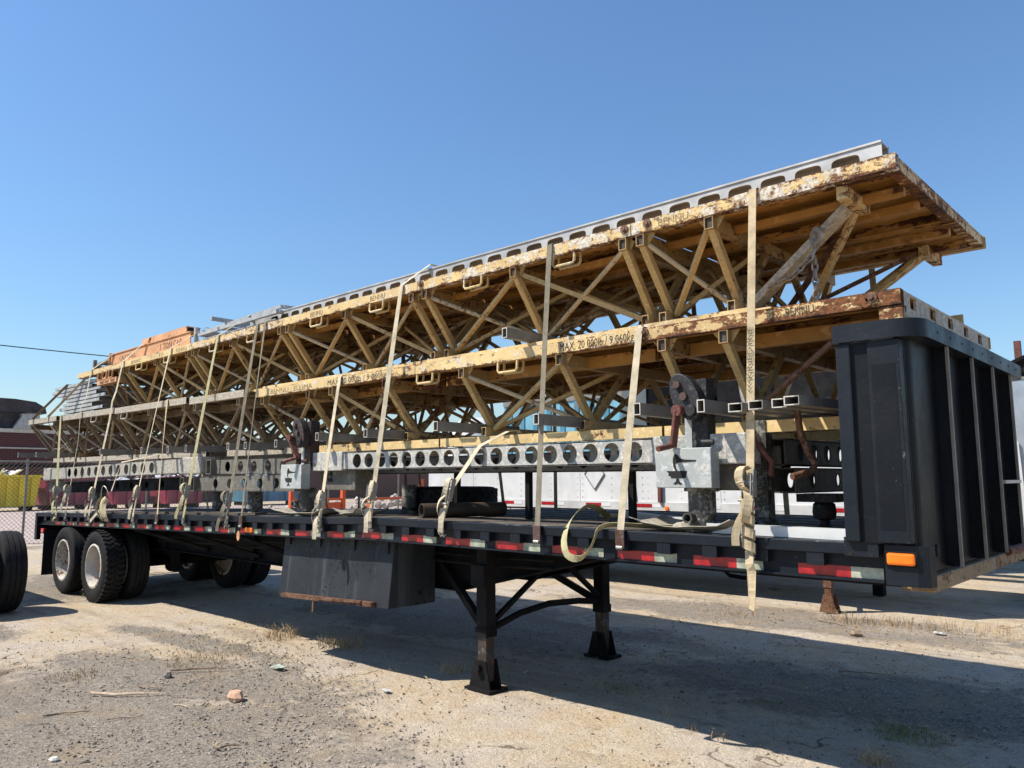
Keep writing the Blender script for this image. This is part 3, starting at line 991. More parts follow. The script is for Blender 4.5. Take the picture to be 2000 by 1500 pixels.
for k in range(9):
    TR.part('rail_bolt', MB().lathe([(0, 0.006), (0.007, 0.005), (0.010, 0.0)], (-1.042, 4.25+0.235*k, 2.372), X, 8), M['blue_black'], sub=HB, smooth=True)
TR.part('corner_seam', MB().sweep([(-1.372+0.001*math.sin(k*2.3), 3.976, 1.35+k*0.048) for k in range(21)], 0.004, 5), M['black'], sub=HB)
TR.part('grab_bar', MB().bar((-1.05, 5.515, 1.62), (-1.05, 5.975, 1.62), 0.03, 0.02), M['galv_edge'], sub=HB)
TR.part('tow_port', MB().cyl((-1.13, 4.27, 1.29), (-1.11, 4.27, 1.29), 0.03, 14), M['darkhole'], sub=HB, smooth=True)
TR.part('nose_beam', MB().box(-1.24, -1.085, 4.09, 6.35, 1.105, 1.185), M['crust_post'], bevel=0.01)
TR.part('red_hose_coupling', MB().cyl((-1.08, 5.62, 1.195), (-1.05, 5.92, 1.20), 0.028, 12), M['crank'], smooth=True)
# corner skirt, bracket plate, lamp
sk = TR.part('corner_skirt', MB().prism([(-1.275, 3.985), (-1.13, 3.985), (-1.085, 4.01), (-1.07, 4.06), (-1.085, 4.06), (-1.10, 4.02), (-1.135, 3.997), (-1.275, 3.997)], (0, 0, 1.137), X, Y, 0.192), M['blue_black'], bevel=0.003)
TR.part('marker_lamp', MB().box(-1.262, -1.135, 3.962, 3.984, 1.235, 1.292), M['amber'], sub=sk, bevel=0.012)
TR.part('lamp_backing', MB().box(-1.270, -1.127, 3.976, 3.9848, 1.228, 1.299), M['chassis'], sub=sk)
bp = TR.part('bracket_plate', MB().box(-1.465, -1.30, 3.985, 3.998, 1.262, 1.345).box(-1.465, -1.30, 3.985, 4.06, 1.3452, 1.356), M['blue_black'], bevel=0.004)
for xx in (-1.435, -1.335):
    for zz in (1.275,):
        TR.part('bolt_hole', MB().cyl((xx, 3.9835, zz), (xx, 3.99, zz), 0.011, 10), M['darkhole'], sub=bp)

# ------------------------------------------------------------------ truss platforms
def square_tube(p0, p1, w, h, t=0.006, upv=Z):
    return MB().tube(p0, p1, w, h, t, upv)


def truss(label, x0, x1, yn0, yn1, zt, zb, posts, W=2.0, face='yel_face', post='yel_post', brace='brace', low='yel_low', soff='soffit',
          handles=(), bolts=(), planks=5, inner_from=0.55, group=None, bays=True, low_range=None, tint_joist=None, sh=0.05):
    """one platform: deck on edge beams, leaning posts, crossed braces, bottom chords. x0 is the rear end."""
    T = Thing('truss_platform', label, 'truss', ((x0+x1)/2, (yn0+yn1)/2+W/2, zb), group)
    sl = (yn1-yn0)/(x1-x0)

    def P(x, v, z):
        return Vector((x, yn0+sl*(x-x0)+v, z))
    ju = tint_joist or post
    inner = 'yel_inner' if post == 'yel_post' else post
    hc, wc = 0.082, 0.06
    for v in (wc/2, W-wc/2):
        eb = T.part('edge_beam', square_tube(P(x0+0.004, v, zt-hc/2), P(x1-0.004, v, zt-hc/2), wc, hc, 0.007), M[face if v < 1 else post])
        if v < 1:
            near_beam = eb
    pw = (W-2*wc-0.02)/planks
    for k in range(planks):
        v0 = wc+0.01+k*pw
        mb = MB()
        dzk = random.uniform(-0.004, 0.003)
        for a, b, c, d in ((v0+0.004, v0+pw-0.004, zt-0.022, zt-0.014), (v0+0.004, v0+0.012, zt-0.078, zt-0.0225), (v0+pw-0.012, v0+pw-0.004, zt-0.078, zt-0.0225),
                           (v0+0.0125, v0+0.04, zt-0.078, zt-0.072), (v0+pw-0.04, v0+pw-0.0125, zt-0.078, zt-0.072)):
            mb.obox((P(x0, (a+b)/2, (c+d)/2+dzk)+P(x1, (a+b)/2, (c+d)/2+dzk))/2, (P(x1, 0, 0)-P(x0, 0, 0)).normalized(), Y, Z, x1-x0-0.02, b-a, d-c)
        T.part('deck_plank', mb, M[soff])
    zj = zt-hc-0.043
    for x in posts:
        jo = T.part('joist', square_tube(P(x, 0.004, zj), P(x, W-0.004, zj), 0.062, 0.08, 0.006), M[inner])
        for va in (0.022, W-0.022):
            T.part('socket_shade', MB().bar(P(x, va-0.004, zj), P(x, va+0.004, zj), 0.0515, 0.0695), M['leg_rust'], sub=jo)  # added dark plate for the rusty, shaded inside of the joist
    for v in (0.33, W-0.33):
        T.part('stringer', MB().bar(P(x0+0.06, v, zt-0.082-sh/2), P(x1-0.06, v, zt-0.082-sh/2), 0.045, sh), M[soff])
    for x in (posts[0], posts[-1]):
        pass
    # bottom: chords along, square cross tubes over them
    lr = low_range or (x0, x1)
    vb = 0.36
    if low:
        for v in (vb-0.04, W-vb+0.04):
            T.part('bottom_chord', square_tube(P(lr[0]+0.01, v, zb+0.036), P(lr[1]-0.01, v, zb+0.036), 0.07, 0.072, 0.006), M[low])
    zc = zb+0.074+0.037
    for x in posts:
        ct = T.part('cross_tube', square_tube(P(x, vb-0.10, zc), P(x, W-vb+0.10, zc), 0.055, 0.07, 0.005), M[post])
        T.part('socket_shade', MB().bar(P(x, vb-0.085, zc), P(x, vb-0.077, zc), 0.0455, 0.0605), M['leg_rust'], sub=ct)  # same added plate, painting the shade inside the cross tube
    top_z, bot_z = zj-0.02, zc+0.02
    for x in posts:
        for s in (0, 1):
            va, vb_ = (0.045, vb+0.03) if s == 0 else (W-0.045, W-vb-0.03)
            jx = random.uniform(-0.014, 0.014)
            T.part('post', MB().bar(P(x, va, top_z), P(x+jx, vb_, bot_z), 0.050, 0.045, X), M[post])
            vi = 0.84 if s == 0 else W-0.84
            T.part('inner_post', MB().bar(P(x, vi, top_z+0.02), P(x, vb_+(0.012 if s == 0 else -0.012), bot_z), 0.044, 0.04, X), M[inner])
    for x in posts:                          # gusset plates where the posts meet the edge beam
        g0 = P(x, 0.062, zt-hc-0.001)
        T.part('gusset', MB().prism([(-0.10, 0.0), (-0.032, -0.075), (0.032, -0.075), (0.085, 0.0)], g0, X, Z, 0.006), M[post])
    if bays:
        k = 0
        for a, b in zip(posts[:-1], posts[1:]):
            if b-a < 0.5:
                continue
            l, r = (a, b) if k % 2 == 0 else (b, a)
            k += 1
            d = 0.035 if r > l else -0.035
            for s in (0, 1):
                f = (lambda v: v) if s == 0 else (lambda v: W-v)
                T.part('brace', MB().cyl(P(l+d, f(0.06), top_z-0.01), P(r-d, f(vb+0.01), bot_z), 0.0175, 8), M[brace], smooth=True)
                if s == 0 or b-a > 0.8:
                    T.part('tie_bar', MB().bar(P(l+d*1.3+random.uniform(-.02, .02), f(vb-0.02), bot_z), P(r-d*1.3, f(0.075), top_z), 0.03, 0.034), M[post])
                xm_ = (l+r)/2+random.uniform(-0.05, 0.05)
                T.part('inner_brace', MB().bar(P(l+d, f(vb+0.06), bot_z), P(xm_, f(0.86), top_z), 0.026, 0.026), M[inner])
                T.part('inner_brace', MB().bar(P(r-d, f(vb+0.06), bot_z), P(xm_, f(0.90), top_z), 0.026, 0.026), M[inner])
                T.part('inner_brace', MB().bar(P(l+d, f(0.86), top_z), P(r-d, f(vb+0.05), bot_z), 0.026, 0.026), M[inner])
                T.part('brace', MB().bar(P(l+d, f(vb), bot_z), P(r-d*0.3, f(inner_from+0.2), top_z+0.01), 0.031, 0.031), M[post])
    for x in handles:
        h = [P(x-0.10, 0.012, zt-hc+0.002), P(x-0.10, 0.008, zt-hc-0.066), P(x-0.084, 0.006, zt-hc-0.084), P(x+0.084, 0.006, zt-hc-0.084), P(x+0.10, 0.008, zt-hc-0.066), P(x+0.10, 0.012, zt-hc+0.002)]
        T.part('handle', MB().sweep(h, 0.0105, 8), M[face], smooth=True)
        h2 = [q+Y*0.07 for q in h]
        T.part('handle', MB().sweep(h2, 0.0105, 8), M[post], smooth=True)
    for x in bolts:
        T.part('bolt', MB().cyl(P(x, -0.010, zt-0.03), P(x, 0.002, zt-0.03), 0.03, 14).cyl(P(x, -0.022, zt-0.03), P(x, -0.0102, zt-0.03), 0.014, 6), M['rustbar'])
    T.P, T.near_beam, T.zt = P, near_beam, zt
    return T


UZ, UB = 3.345, 2.625
LZ, LB = 2.620, 1.925
gU, gL = 'upper row of truss platforms', 'lower row of truss platforms'
U0 = truss('front overhanging rusty yellow platform of the upper row, above the headboard', -2.83, -1.165, 4.2, 4.2, UZ, UB, [-2.765, -2.26], group=gU,
           face='yel_flake', soff='soffit', post='yel_post', bolts=(-2.70,), low_range=(-2.83, -2.0))
U1 = truss('upper row platform, second from the front, rusty edge with wire handles', -5.04, -2.83, 4.2, 4.2, UZ, UB, [-4.955, -3.92, -2.905], group=gU, handles=(-4.36, -3.42), bolts=(-2.88, -4.99), face='yel_flake')
U2 = truss('upper row platform, third from the front, flaking cream yellow edge', -7.24, -5.04, 4.2, 4.2, UZ, UB, [-7.165, -6.14, -5.13], group=gU, handles=(-6.62, -5.63))
U3 = truss('upper row platform, fourth from the front, under the grey galvanised frames', -9.45, -7.24, 4.2, 4.2, UZ, UB, [-9.37, -8.38, -7.32], group=gU, handles=(-8.82, -7.91), face='yel_flake')
U4 = truss('upper row platform beneath the orange lifting beams, deep yellow edge', -11.65, -9.45, 4.2, 4.2, UZ, UB, [-11.56, -10.5, -9.54], group=gU, handles=(-11.04, -10.12), face='yel_low')
U5 = truss('rearmost platform of the upper row, pale crusted edge', -13.48, -11.65, 4.2, 4.2, UZ, UB, [-12.6, -12.25, -11.74], group=gU, handles=(-12.35,), face='yel_face', post='crust_post')
L0 = truss('front rust-stained platform of the lower row, just behind the headboard', -2.80, -1.185, 4.2, 4.2, LZ, LB, [-2.62, -2.19], group=gL, sh=0.085, face='yel_rusty', bolts=(-1.33,), low_range=(-2.80, -1.52))
L1 = truss('lower row platform stencilled with its maximum load, second from the front', -5.06, -2.80, 4.2, 4.2, LZ, LB, [-4.49, -3.47], group=gL, sh=0.085, handles=(-4.94, -3.98), bolts=(-2.74,), low_range=(-5.06, -2.8))
L2 = truss('lower row platform, third from the front, load stencil half rusted away', -7.75, -5.06, 4.2, 4.2, LZ, LB, [-7.62, -6.73, -6.33, -5.49], group=gL, sh=0.085, low_range=(-6.95, -5.06))
L3 = truss('short concrete-crusted platform of the lower row, fourth from the front', -9.33, -8.02, 4.175, 4.2, 2.650, 1.93, [-9.2, -8.15], group=gL, sh=0.085, face='crust_face', post='crust_post', low='crust_face', soff='crust_post', low_range=(-8.9, -7.15))
L4 = truss('concrete-crusted platform of the lower row, fifth from the front', -11.62, -9.42, 4.13, 4.175, 2.668, 1.94, [-11.5, -10.5, -9.5], group=gL, sh=0.085, face='crust_face', post='crust_post', low='crust_face', soff='crust_post', handles=(-11.3,))
L5 = truss('concrete-crusted platform of the lower row under the stacked galvanised tubes', -13.80, -11.64, 4.08, 4.13, 2.680, 1.945, [-13.65, -12.75, -11.75], group=gL, sh=0.085, face='crust_face', post='crust_post', low='crust_face', soff='crust_post', handles=(-12.4,))
L6 = truss('short end platform of the lower row, hanging over the tail', -15.35, -13.98, 4.05, 4.08, 2.695, 1.955, [-15.2, -14.1], group=gL, sh=0.085, face='crust_face', post='crust_post', low='crust_face', soff='crust_post', low_range=(-14.9, -13.9))

for T_, a_, b_ in ((L0, -2.79, -2.05), (L1, -5.05, -2.81), (L2, -7.74, -5.07)):
    T_.part('toe_strip', MB().bar(T_.P(a_, 0.095, LZ+0.021), T_.P(b_, 0.095, LZ+0.021), 0.05, 0.044), M['yel_face'])
# front overhang: heavy raking braces, stub joists, end beam, chain
for s in (0, 1):
    f = (lambda v: v) if s == 0 else (lambda v: 2.0-v)
    U0.part('rake_brace', MB().bar(U0.P(-1.50, f(0.30), UZ-0.12), U0.P(-2.20, f(0.42), UB+0.11), 0.045, 0.10, Y), M['crust_face' if s == 0 else 'yel_post'])
    U0.part('rake_brace', MB().bar(U0.P(-1.49, f(0.36), UZ-0.13), U0.P(-1.95, f(0.72), UB+0.10), 0.03, 0.05, Y), M['yel_post'])
    U0.part('stub_joist', MB().bar(U0.P(-1.47, f(0.06), UZ-0.125), U0.P(-1.47, f(0.42), UZ-0.125), 0.06, 0.075), M['yel_rusty'])
    U0.part('thin_strut', MB().bar(U0.P(-1.52, f(0.42), UZ-0.14), U0.P(-2.26, f(1.0), UB+0.13), 0.03, 0.03), M['rustbar'])
U0.part('end_beam', MB().box(-1.235, -1.175, 4.262, 6.138, UZ-0.079, UZ-0.003), M['yel_rusty'])
for v in (0.66, 1.33):
    U0.part('deck_rib', MB().bar(U0.P(-2.75, v, UZ-0.10), U0.P(-1.24, v, UZ-0.10), 0.05, 0.05), M['soffit'])
L0.part('end_plate', MB().plate((-1.205, 4.262, LZ-0.165), Y, Z, 1.876, 0.163, [(0.16+0.37*k, 0.115, 0.055, 0.034) for k in range(5)], 0.014, power=9), M['crust_face'])
L0.part('end_socket', square_tube((-1.30, 4.245, LZ-0.128), (-1.186, 4.245, LZ-0.128), 0.07, 0.085, 0.006), M['yel_rusty'])
L0.part('pin_eye', MB().cyl((-1.36, 4.192, LZ-0.045), (-1.36, 4.205, LZ-0.045), 0.036, 8).cyl((-1.36, 4.190, LZ-0.045), (-1.36, 4.1925, LZ-0.045), 0.015, 12), M['yel_rusty'])
L0.part('rust_strut', MB().cyl((-1.55, 4.35, 2.44), (-2.15, 4.50, 2.06), 0.02, 10), M['rustbar'], smooth=True)
L0.part('pin_plate', MB().box(-1.36, -1.24, 5.70, 5.72, LZ, LZ+0.10), M['yel_rusty'])


def chain(pts, r=0.011, link=0.052):
    """chain links along a polyline"""
    mb = MB()
    pts = [Vector(q) for q in pts]
    k = 0
    for a, b in zip(pts[:-1], pts[1:]):
        d, s, n = frame(a, b)
        m_ = max(1, int((b-a).length/(link*0.72)))
        for i in range(m_):
            c = a+(b-a)*((i+0.5)/m_)
            side = s if k % 2 else n
            k += 1
            ring = []
            for q in range(10):
                t = 2*math.pi*q/10
                ring.append(c+d*(math.cos(t)*link*0.55)+side*(math.sin(t)*link*0.32))
            ring.append(ring[0])
            mb.sweep(ring, r*0.55, 5, caps=False)
    return mb


ch = Thing('lifting_chain', 'grey chain slung over the heavy raking brace under the overhang', 'chain', (-1.75, 4.52, 2.7))
ch.part('chain_links', chain([(-1.70, 4.46, 3.03), (-1.72, 4.44, 2.95), (-1.85, 4.47, 2.86), (-2.02, 4.50, 2.82)]), M['chain'], smooth=True)
ch.part('chain_links', chain([(-1.72, 4.47, 2.95), (-1.73, 4.48, 2.66)]), M['chain'], smooth=True)
ch.part('grab_hook', MB().lathe([(0.03, -0.012), (0.055, -0.012), (0.055, 0.012), (0.03, 0.012)], (-1.69, 4.44, 3.06), (0.6, 0.8, 0), 16, True), M['chain'], smooth=True)

# lettering on the edge beams
fy = 4.2
L1.text('MAX. 20 000lb / 9 060kg', M['ink_rust'], (-3.46, fy, LZ-0.070), X, Z, 0.082, sub=L1.near_beam, width=0.63)
L0.text('kg', M['ink'], (-2.79, fy, LZ-0.066), X, Z, 0.07, sub=L0.near_beam, width=0.06) if False else None
L2.text('MAX 20 000lb / 9 060kg', M['ink_rust'], (-6.38, fy, LZ-0.068), X, Z, 0.075, sub=L2.near_beam, width=0.92)
L2.text('BENNU   ELLIMA', M['ink_faint'], (-7.45, fy, LZ-0.068), X, Z, 0.072, sub=L2.near_beam, width=0.80)
L0.text('BENNU', M['ink_rust'], (-1.80, fy, LZ-0.066), X, Z, 0.072, sub=L0.near_beam, width=0.16)
U0.text('BENNU', M['ink_faint'], (-2.62, fy, UZ-0.068), X, Z, 0.070, sub=U0.near_beam, width=0.22)
U2.text('BENNU', M['ink_faint'], (-5.72, fy, UZ-0.068), X, Z, 0.070, sub=U2.near_beam, width=0.22)
U2.text('BENNU', M['ink_faint'], (-6.72, fy, UZ-0.068), X, Z, 0.070, sub=U2.near_beam, width=0.22)
U4.text('BENNU', M['ink_faint'], (-11.3, fy, UZ-0.068), X, Z, 0.070, sub=U4.near_beam, width=0.30)
U4.text('BENNU', M['ink_faint'], (-9.85, fy, UZ-0.068), X, Z, 0.070, sub=U4.near_beam, width=0.30)

# ------------------------------------------------------------------ grey tubes pushed through the bottom cross tubes
def grey_tube(x, y0, y1, z, label, w=0.05, h=0.075, mat='galv_tube', lean=0.0):
    T = Thing('steel_tube', label, 'tube', (x, y0, z-h/2), 'grey rectangular tubes sticking out of the trusses')
    T.part('tube_wall', square_tube((x, y0, z), (x+lean, y1, z), w, h, 0.005), M[mat])
    T.part('cut_end', MB().tube((x, y0-0.002, z), (x, y0+0.003, z), w, h, 0.006), M['galv_edge'])
    return T


tubes = [(-2.68, 4.0, 5.2, 2.075, 'grey box tube with its open end just behind the crank of the front jack'),
         (-2.24, 4.0, 5.2, 2.065, 'grey box tube right of the front jack crank'),
         (-4.56, 4.0, 4.95, 2.062, 'grey box tube under the wire handles of the stencilled platform'),
         (-3.51, 4.0, 4.95, 2.058, 'grey box tube crossed by the long dark strap'),
         (-3.81, 4.0, 4.75, 2.705, 'lone grey box tube lying between the two rows of platforms'),
         (-5.54, 4.05, 4.95, 2.05, 'grey box tube right of the rusty rear jack, the farther of two'),
         (-6.30, 4.05, 4.95, 2.05, 'grey box tube touching the mast of the rear jack'),
         (-7.04, 4.05, 4.9, 2.01, 'short grey box tube left of the rear jack crank'),
         (-7.66, 4.05, 4.9, 2.01, 'grey box tube behind the thin strap with the wooden tag'),
         (-8.04, 4.05, 4.9, 2.012, 'grey box tube over the square-holed end of the grey beams'),
         (-9.08, 4.05, 4.9, 2.022, 'grey box tube above the crusted beam, beside the olive strap'),
         (-9.58, 4.05, 4.9, 2.022, 'grey box tube with a bolt hole above the crusted beam'),
         (-10.39, 4.05, 4.9, 2.035, 'grey box tube above the middle of the crusted beam'),
         (-11.70, 4.0, 4.9, 2.05, 'grey box tube above the round holes of the crusted beam'),
         (-14.43, 3.95, 4.9, 2.075, 'grey box tube under the tail platform'),
         (-15.43, 3.95, 4.9, 2.09, 'hindmost grey box tube, past the end of the trailer')]
for x, y0, y1, z, lab in tubes:
    grey_tube(x, y0, y1, z, lab)
# a raft of flat tubes at the front
for k, (x, y0, ln) in enumerate(((-2.015, 3.98, 0.5), (-1.885, 3.96, 0.72), (-1.765, 3.99, 0.78), (-1.675, 3.94, 0.85))):
    nm = ['flat grey tube in the front raft, right at the lettered strap', 'flat grey tube in the front raft, second from the lettered strap',
          'flat grey tube in the front raft, third from the lettered strap', 'flat grey tube in the front raft, nearest the headboard'][k]
    grey_tube(x, y0, y0+1.5, 2.040+0.004*k, nm, 0.085, 0.05, lean=ln*0.25)

# ------------------------------------------------------------------ perforated outrigger beams
def holes_row(L, pitch, r, start, end, cy):
    n = int((L-start-end)/pitch)
    return [(start+pitch*(k+0.5), cy, r, r) for k in range(n)]


def perforated_beam(label, p0, p1, h, d, pitch, r, mat, start=0.12, end=0.12, name='perforated_beam', sag=0.0, group='perforated outrigger beams'):
    """box beam from p0 to p1 (bottom near edge), near web and far web full of round holes"""
    p0, p1 = Vector(p0), Vector(p1)
    u = (p1-p0).normalized()
    side = Z.cross(u)
    side.z = 0
    side.normalize()               # inward
    v = side.cross(u)*-1 if side.cross(u).z < 0 else side.cross(u)
    v = u.cross(side)*-1
    if v.z < 0:
        v = -v
    L = (p1-p0).length
    T = Thing(name, label, 'beam', p0, group)
    hs = holes_row(L, pitch, r, start, end, h/2)
    t = 0.008
    # plate pushes along u x v; that points to the near side for u=+X,v=Z (-Y)
    n_ = u.cross(v)
    off = 0 if n_.dot(side) < 0 else 1
    T.part('web', MB().plate(p0+side*(t if off == 0 else 0), u, v, L, h, hs, t), M[mat], smooth=True)
    T.part('web', MB().plate(p0+side*(d if off == 0 else d-t), u, v, L, h, hs, t), M[mat], smooth=True)
    c = (p0+p1)/2+side*(d/2)
    T.part('flange', MB().obox(c+v*(h-t/2+0.001), u, side, v, L, d, t), M[mat])
    T.part('flange', MB().obox(c+v*(t/2-0.001), u, side, v, L, d, t), M[mat])
    return T


A = perforated_beam('long concrete-dusted perforated beam under the pale yellow chord, front half', (-6.08, 4.20, 1.738), (-2.62, 4.20, 1.742), 0.158, 0.16, 0.178, 0.064, 'conc_beam', 0.12, 0.08)
A.part('sleeve', MB().box(-6.58, -6.085, 4.185, 4.37, 1.730, 1.908), M['conc_beam'], bevel=0.008)
A.part('sleeve', MB().box(-2.70, -2.06, 4.185, 4.37, 1.732, 1.912), M['conc_beam'], bevel=0.008)
B_ = perforated_beam('shaded lower perforated beam beneath the long dusted one', (-6.35, 4.62, 1.70), (-2.05, 4.62, 1.70), 0.15, 0.14, 0.23, 0.05, 'shade_beam')
B_.part('sleeve', MB().plate((-2.31, 4.30, 1.585), X, Z, 0.25, 0.16, [(0.165, 0.08, 0.038, 0.058)], 0.012), M['shade_beam'], smooth=True)
B_.part('sleeve', MB().box(-2.33, -2.06, 4.302, 4.44, 1.575, 1.588), M['shade_beam'])
# group in the middle of the bed, left of the rear jack
perforated_beam('upper grey perforated beam left of the rear jack, in shade', (-8.95, 4.26, 1.715), (-7.0, 4.26, 1.70), 0.175, 0.16, 0.30, 0.06, 'shade_beam', 0.35, 0.05)
mid = perforated_beam('lower grey beam left of the rear jack with one round eye', (-9.45, 4.22, 1.515), (-7.0, 4.25, 1.53), 0.17, 0.16, 0.33, 0.055, 'shade_beam', 0.62, 0.05)
mid.part('socket', square_tube((-9.40, 4.16, 1.60), (-9.40, 4.22, 1.60), 0.10, 0.16, 0.008), M['shade_beam'])
mid.part('socket', square_tube((-9.12, 4.16, 1.60), (-9.12, 4.22, 1.60), 0.10, 0.16, 0.008), M['shade_beam'])
mid.part('socket', square_tube((-8.80, 4.20, 1.80), (-8.80, 4.26, 1.80), 0.12, 0.17, 0.01), M['shade_beam'])
# crusted beam at the tail
crust = perforated_beam('thickly crusted perforated beam at the tail of the load', (-14.10, 4.10, 1.665), (-9.55, 4.22, 1.735), 0.175, 0.17, 0.265, 0.072, 'crust_beam', 0.65, 0.6)
crust.part('end_block', MB().box(-9.56, -8.98, 4.19, 4.38, 1.715, 1.925), M['crust_beam'], bevel=0.02)
crust.part('end_block', MB().box(-14.45, -14.09, 4.08, 4.28, 1.645, 1.85), M['crust_beam'], bevel=0.02)
tail = perforated_beam('dark lower beam under the crusted one at the tail', (-14.05, 4.30, 1.45), (-9.6, 4.36, 1.53), 0.16, 0.15, 0.5, 0.05, 'chassis', 0.9, 0.3)
for xx in (-14.32, -14.18, -14.04):
    tail.part('end_tube', square_tube((xx, 4.16, 1.555), (xx, 4.9, 1.555), 0.09, 0.17, 0.006), M['conc_beam'])
# cross beams behind the headboard
perforated_beam('upper cross beam with oval-looking holes behind the headboard, in deep shade', (-2.02, 4.62, 1.725), (-2.02, 6.30, 1.725), 0.165, 0.15, 0.22, 0.058, 'shade_beam')
perforated_beam('lower cross beam with one bright end hole behind the headboard', (-1.98, 4.66, 1.555), (-1.98, 6.0, 1.555), 0.155, 0.15, 0.42, 0.05, 'shade_beam', 0.05, 0.02)

# ------------------------------------------------------------------ jacks
BIRD = [(0.0, 0.0), (0.018, 0.004), (0.034, -0.004), (0.060, -0.010), (0.085, -0.008), (0.125, -0.016), (0.100, -0.024), (0.060, -0.026), (0.030, -0.030), (0.012, -0.034), (0.030, -0.062), (0.034, -0.075), (0.022, -0.075), (0.004, -0.040), (-0.004, -0.025)]
BIRD = [(0.0, 0.0), (0.010, 0.026), (0.026, 0.018), (0.036, 0.002), (0.060, -0.006), (0.120, -0.010), (0.118, -0.017), (0.060, -0.020), (0.028, -0.022), (0.012, -0.028), (0.016, -0.052), (0.024, -0.066), (0.012, -0.066), (0.003, -0.044), (0.0, -0.022)]
TUB = [(-0.035, -0.066), (0.072, -0.066), (0.064, -0.104), (-0.012, -0.104), (-0.014, -0.094), (-0.026, -0.090), (-0.024, -0.078)]
DROP = [(0.016, -0.106), (0.028, -0.106), (0.032, -0.122), (0.046, -0.134), (0.034, -0.138), (0.022, -0.132), (0.010, -0.138), (-0.002, -0.134), (0.013, -0.122)]


def jack(label, x, y, z, mast_dx=0.25, arm=0, k=1.0):
    """screw jack: weathered box with a cut-out sign, mast with gear head, crank, leg. x = left edge of the box"""
    T = Thing('outrigger_jack', label, 'jack', (x, y, 1.33), 'outrigger jacks')
    w, h = 0.375, 0.235
    bx = T.part('jack_box', MB().box(x, x+w, y, y+0.012, z, z+h).box(x+w-0.012, x+w, y+0.0125, y+0.10, z, z+h).box(x, x+w-0.0125, y+0.0125, y+0.10, z+h-0.012, z+h).box(x, x+w-0.0125, y+0.0125, y+0.10, z, z+0.012), M['jackbox'], bevel=0.005)
    for poly in (BIRD, TUB, DROP):
        T.part('cut_out', MB().prism([(a*k*1.3, b*k*1.12) for a, b in poly], (x+w*0.33, y-0.0005, z+h*0.74), X, Z, 0.0018), M['darkhole'], sub=bx)
    mx, my = x+mast_dx, y+0.16
    T.part('mast', MB().tube((mx, my, z+h-0.02), (mx, my, z+h+0.42), 0.10, 0.10, 0.012, X), M['jack_steel'])
    T.part('mast_rail', MB().box(mx-0.10, mx-0.054, my-0.055, my-0.02, z+h, z+h+0.30), M['jackbox'])
    cz = z+h+0.31
    hd = T.part('gear_head', MB().prism([(0.092*math.cos(t)-0.05*math.sin(t), 0.145*math.sin(t)+0.01*math.cos(t)) for t in [2*math.pi*q/28 for q in range(28)]], (mx-0.055, my-0.055, cz), X, Z, 0.075), M['jack_steel'], bevel=0.008)
    for dx_, dz_, r in ((-0.042, 0.075, 0.022), (0.0, 0.0, 0.024), (0.045, -0.085, 0.036)):
        T.part('gear_boss', MB().cyl((mx-0.055+dx_, my-0.150, cz+dz_), (mx-0.055+dx_, my-0.128, cz+dz_), r, 14), M['jack_steel' if r > 0.025 else 'hook'], sub=hd, smooth=True)
    T.part('slot', MB().prism([(-0.062, 0.085), (-0.04, 0.105), (-0.015, 0.085), (0.028, 0.005), (0.012, -0.028), (-0.02, -0.02)], (mx-0.055, my-0.1302, cz), X, Z, 0.0016), M['darkhole'], sub=hd)
    ax, az = (mx-0.085, cz-0.085)
    ex, ez = (ax-0.035, az-0.22) if arm == 0 else (ax+0.10, az-0.17)
    sx, sz_ = (ax, az) if arm == 0 else (ax-0.05, az+0.03)
    cr = T.part('crank_arm', MB().bar((sx, my-0.165, sz_), (ex, my-0.165, ez), 0.022, 0.062, Y), M['crank'], bevel=0.006)
    T.part('crank_boss', MB().cyl((sx+0.005, my-0.19, sz_), (sx+0.005, my-0.14, sz_), 0.034, 16), M['crank'], sub=cr, smooth=True)
    hp = (ex, my-0.175, ez+0.01)
    T.part('crank_grip', MB().cyl(hp, (ex-0.02, my-0.30, ez-0.012) if arm == 0 else (ex-0.12, my-0.25, ez-0.03), 0.017, 12), M['crank'], sub=cr, smooth=True)
    T.part('lock_bolt', MB().cyl((mx+0.06, my-0.14, z+h+0.03), (mx+0.13, my-0.13, z+h+0.03), 0.018, 10), M['jack_steel'], smooth=True)
    lx = x+0.22
    T.part('leg', MB().cyl((lx, y+0.16, 1.345), (lx, y+0.16, z+0.01), 0.082, 24), M['jack_leg'], smooth=True)
    T.part('leg_collar', MB().cyl((lx, y+0.16, z-0.022), (lx, y+0.16, z-0.002), 0.105, 24), M['jack_leg'], smooth=True)
    T.part('pin_tube', MB().lathe([(0.022, 0), (0.033, 0), (0.033, 0.07), (0.022, 0.07)], (lx-0.03, y+0.03, 1.415), Y, 16, True), M['jack_leg'], smooth=True)
    T.part('foot', MB().lathe([(0.0, 0.0), (0.115, 0.0), (0.12, 0.012), (0.09, 0.03), (0.0, 0.032)], (lx, y+0.16, 1.334+dz(x)), Z, 20), M['jack_leg'], smooth=True)
    return T


J1 = jack('front screw jack with pale cut-out box and red-brown crank, beside the lettered strap', -2.59, 4.05, 1.592)
J2 = jack('rusty screw jack amidships with pale cut-out box and folded crank', -6.93, 4.05, 1.56, 0.30, arm=1, k=0.95)
J1.part('cut_out', MB().prism([(a*-0.62, b*0.62) for a, b in BIRD][::-1], (-2.215, 4.345, 1.72), X, Z, 0.0018), M['darkhole'])
J2.part('cut_out', MB().prism([(a*-0.8, b*0.8) for a, b in BIRD][::-1], (-6.35, 4.26, 1.71), X, Z, 0.0018), M['darkhole'])
J2.part('cut_out', MB().prism([(a*0.8, b*0.8) for a, b in TUB], (-6.40, 4.26, 1.71), X, Z, 0.0018), M['darkhole'])
J2.part('sleeve', MB().box(-6.54, -5.98, 4.265, 4.45, 1.548, 1.735), M['shade_beam'], bevel=0.006)
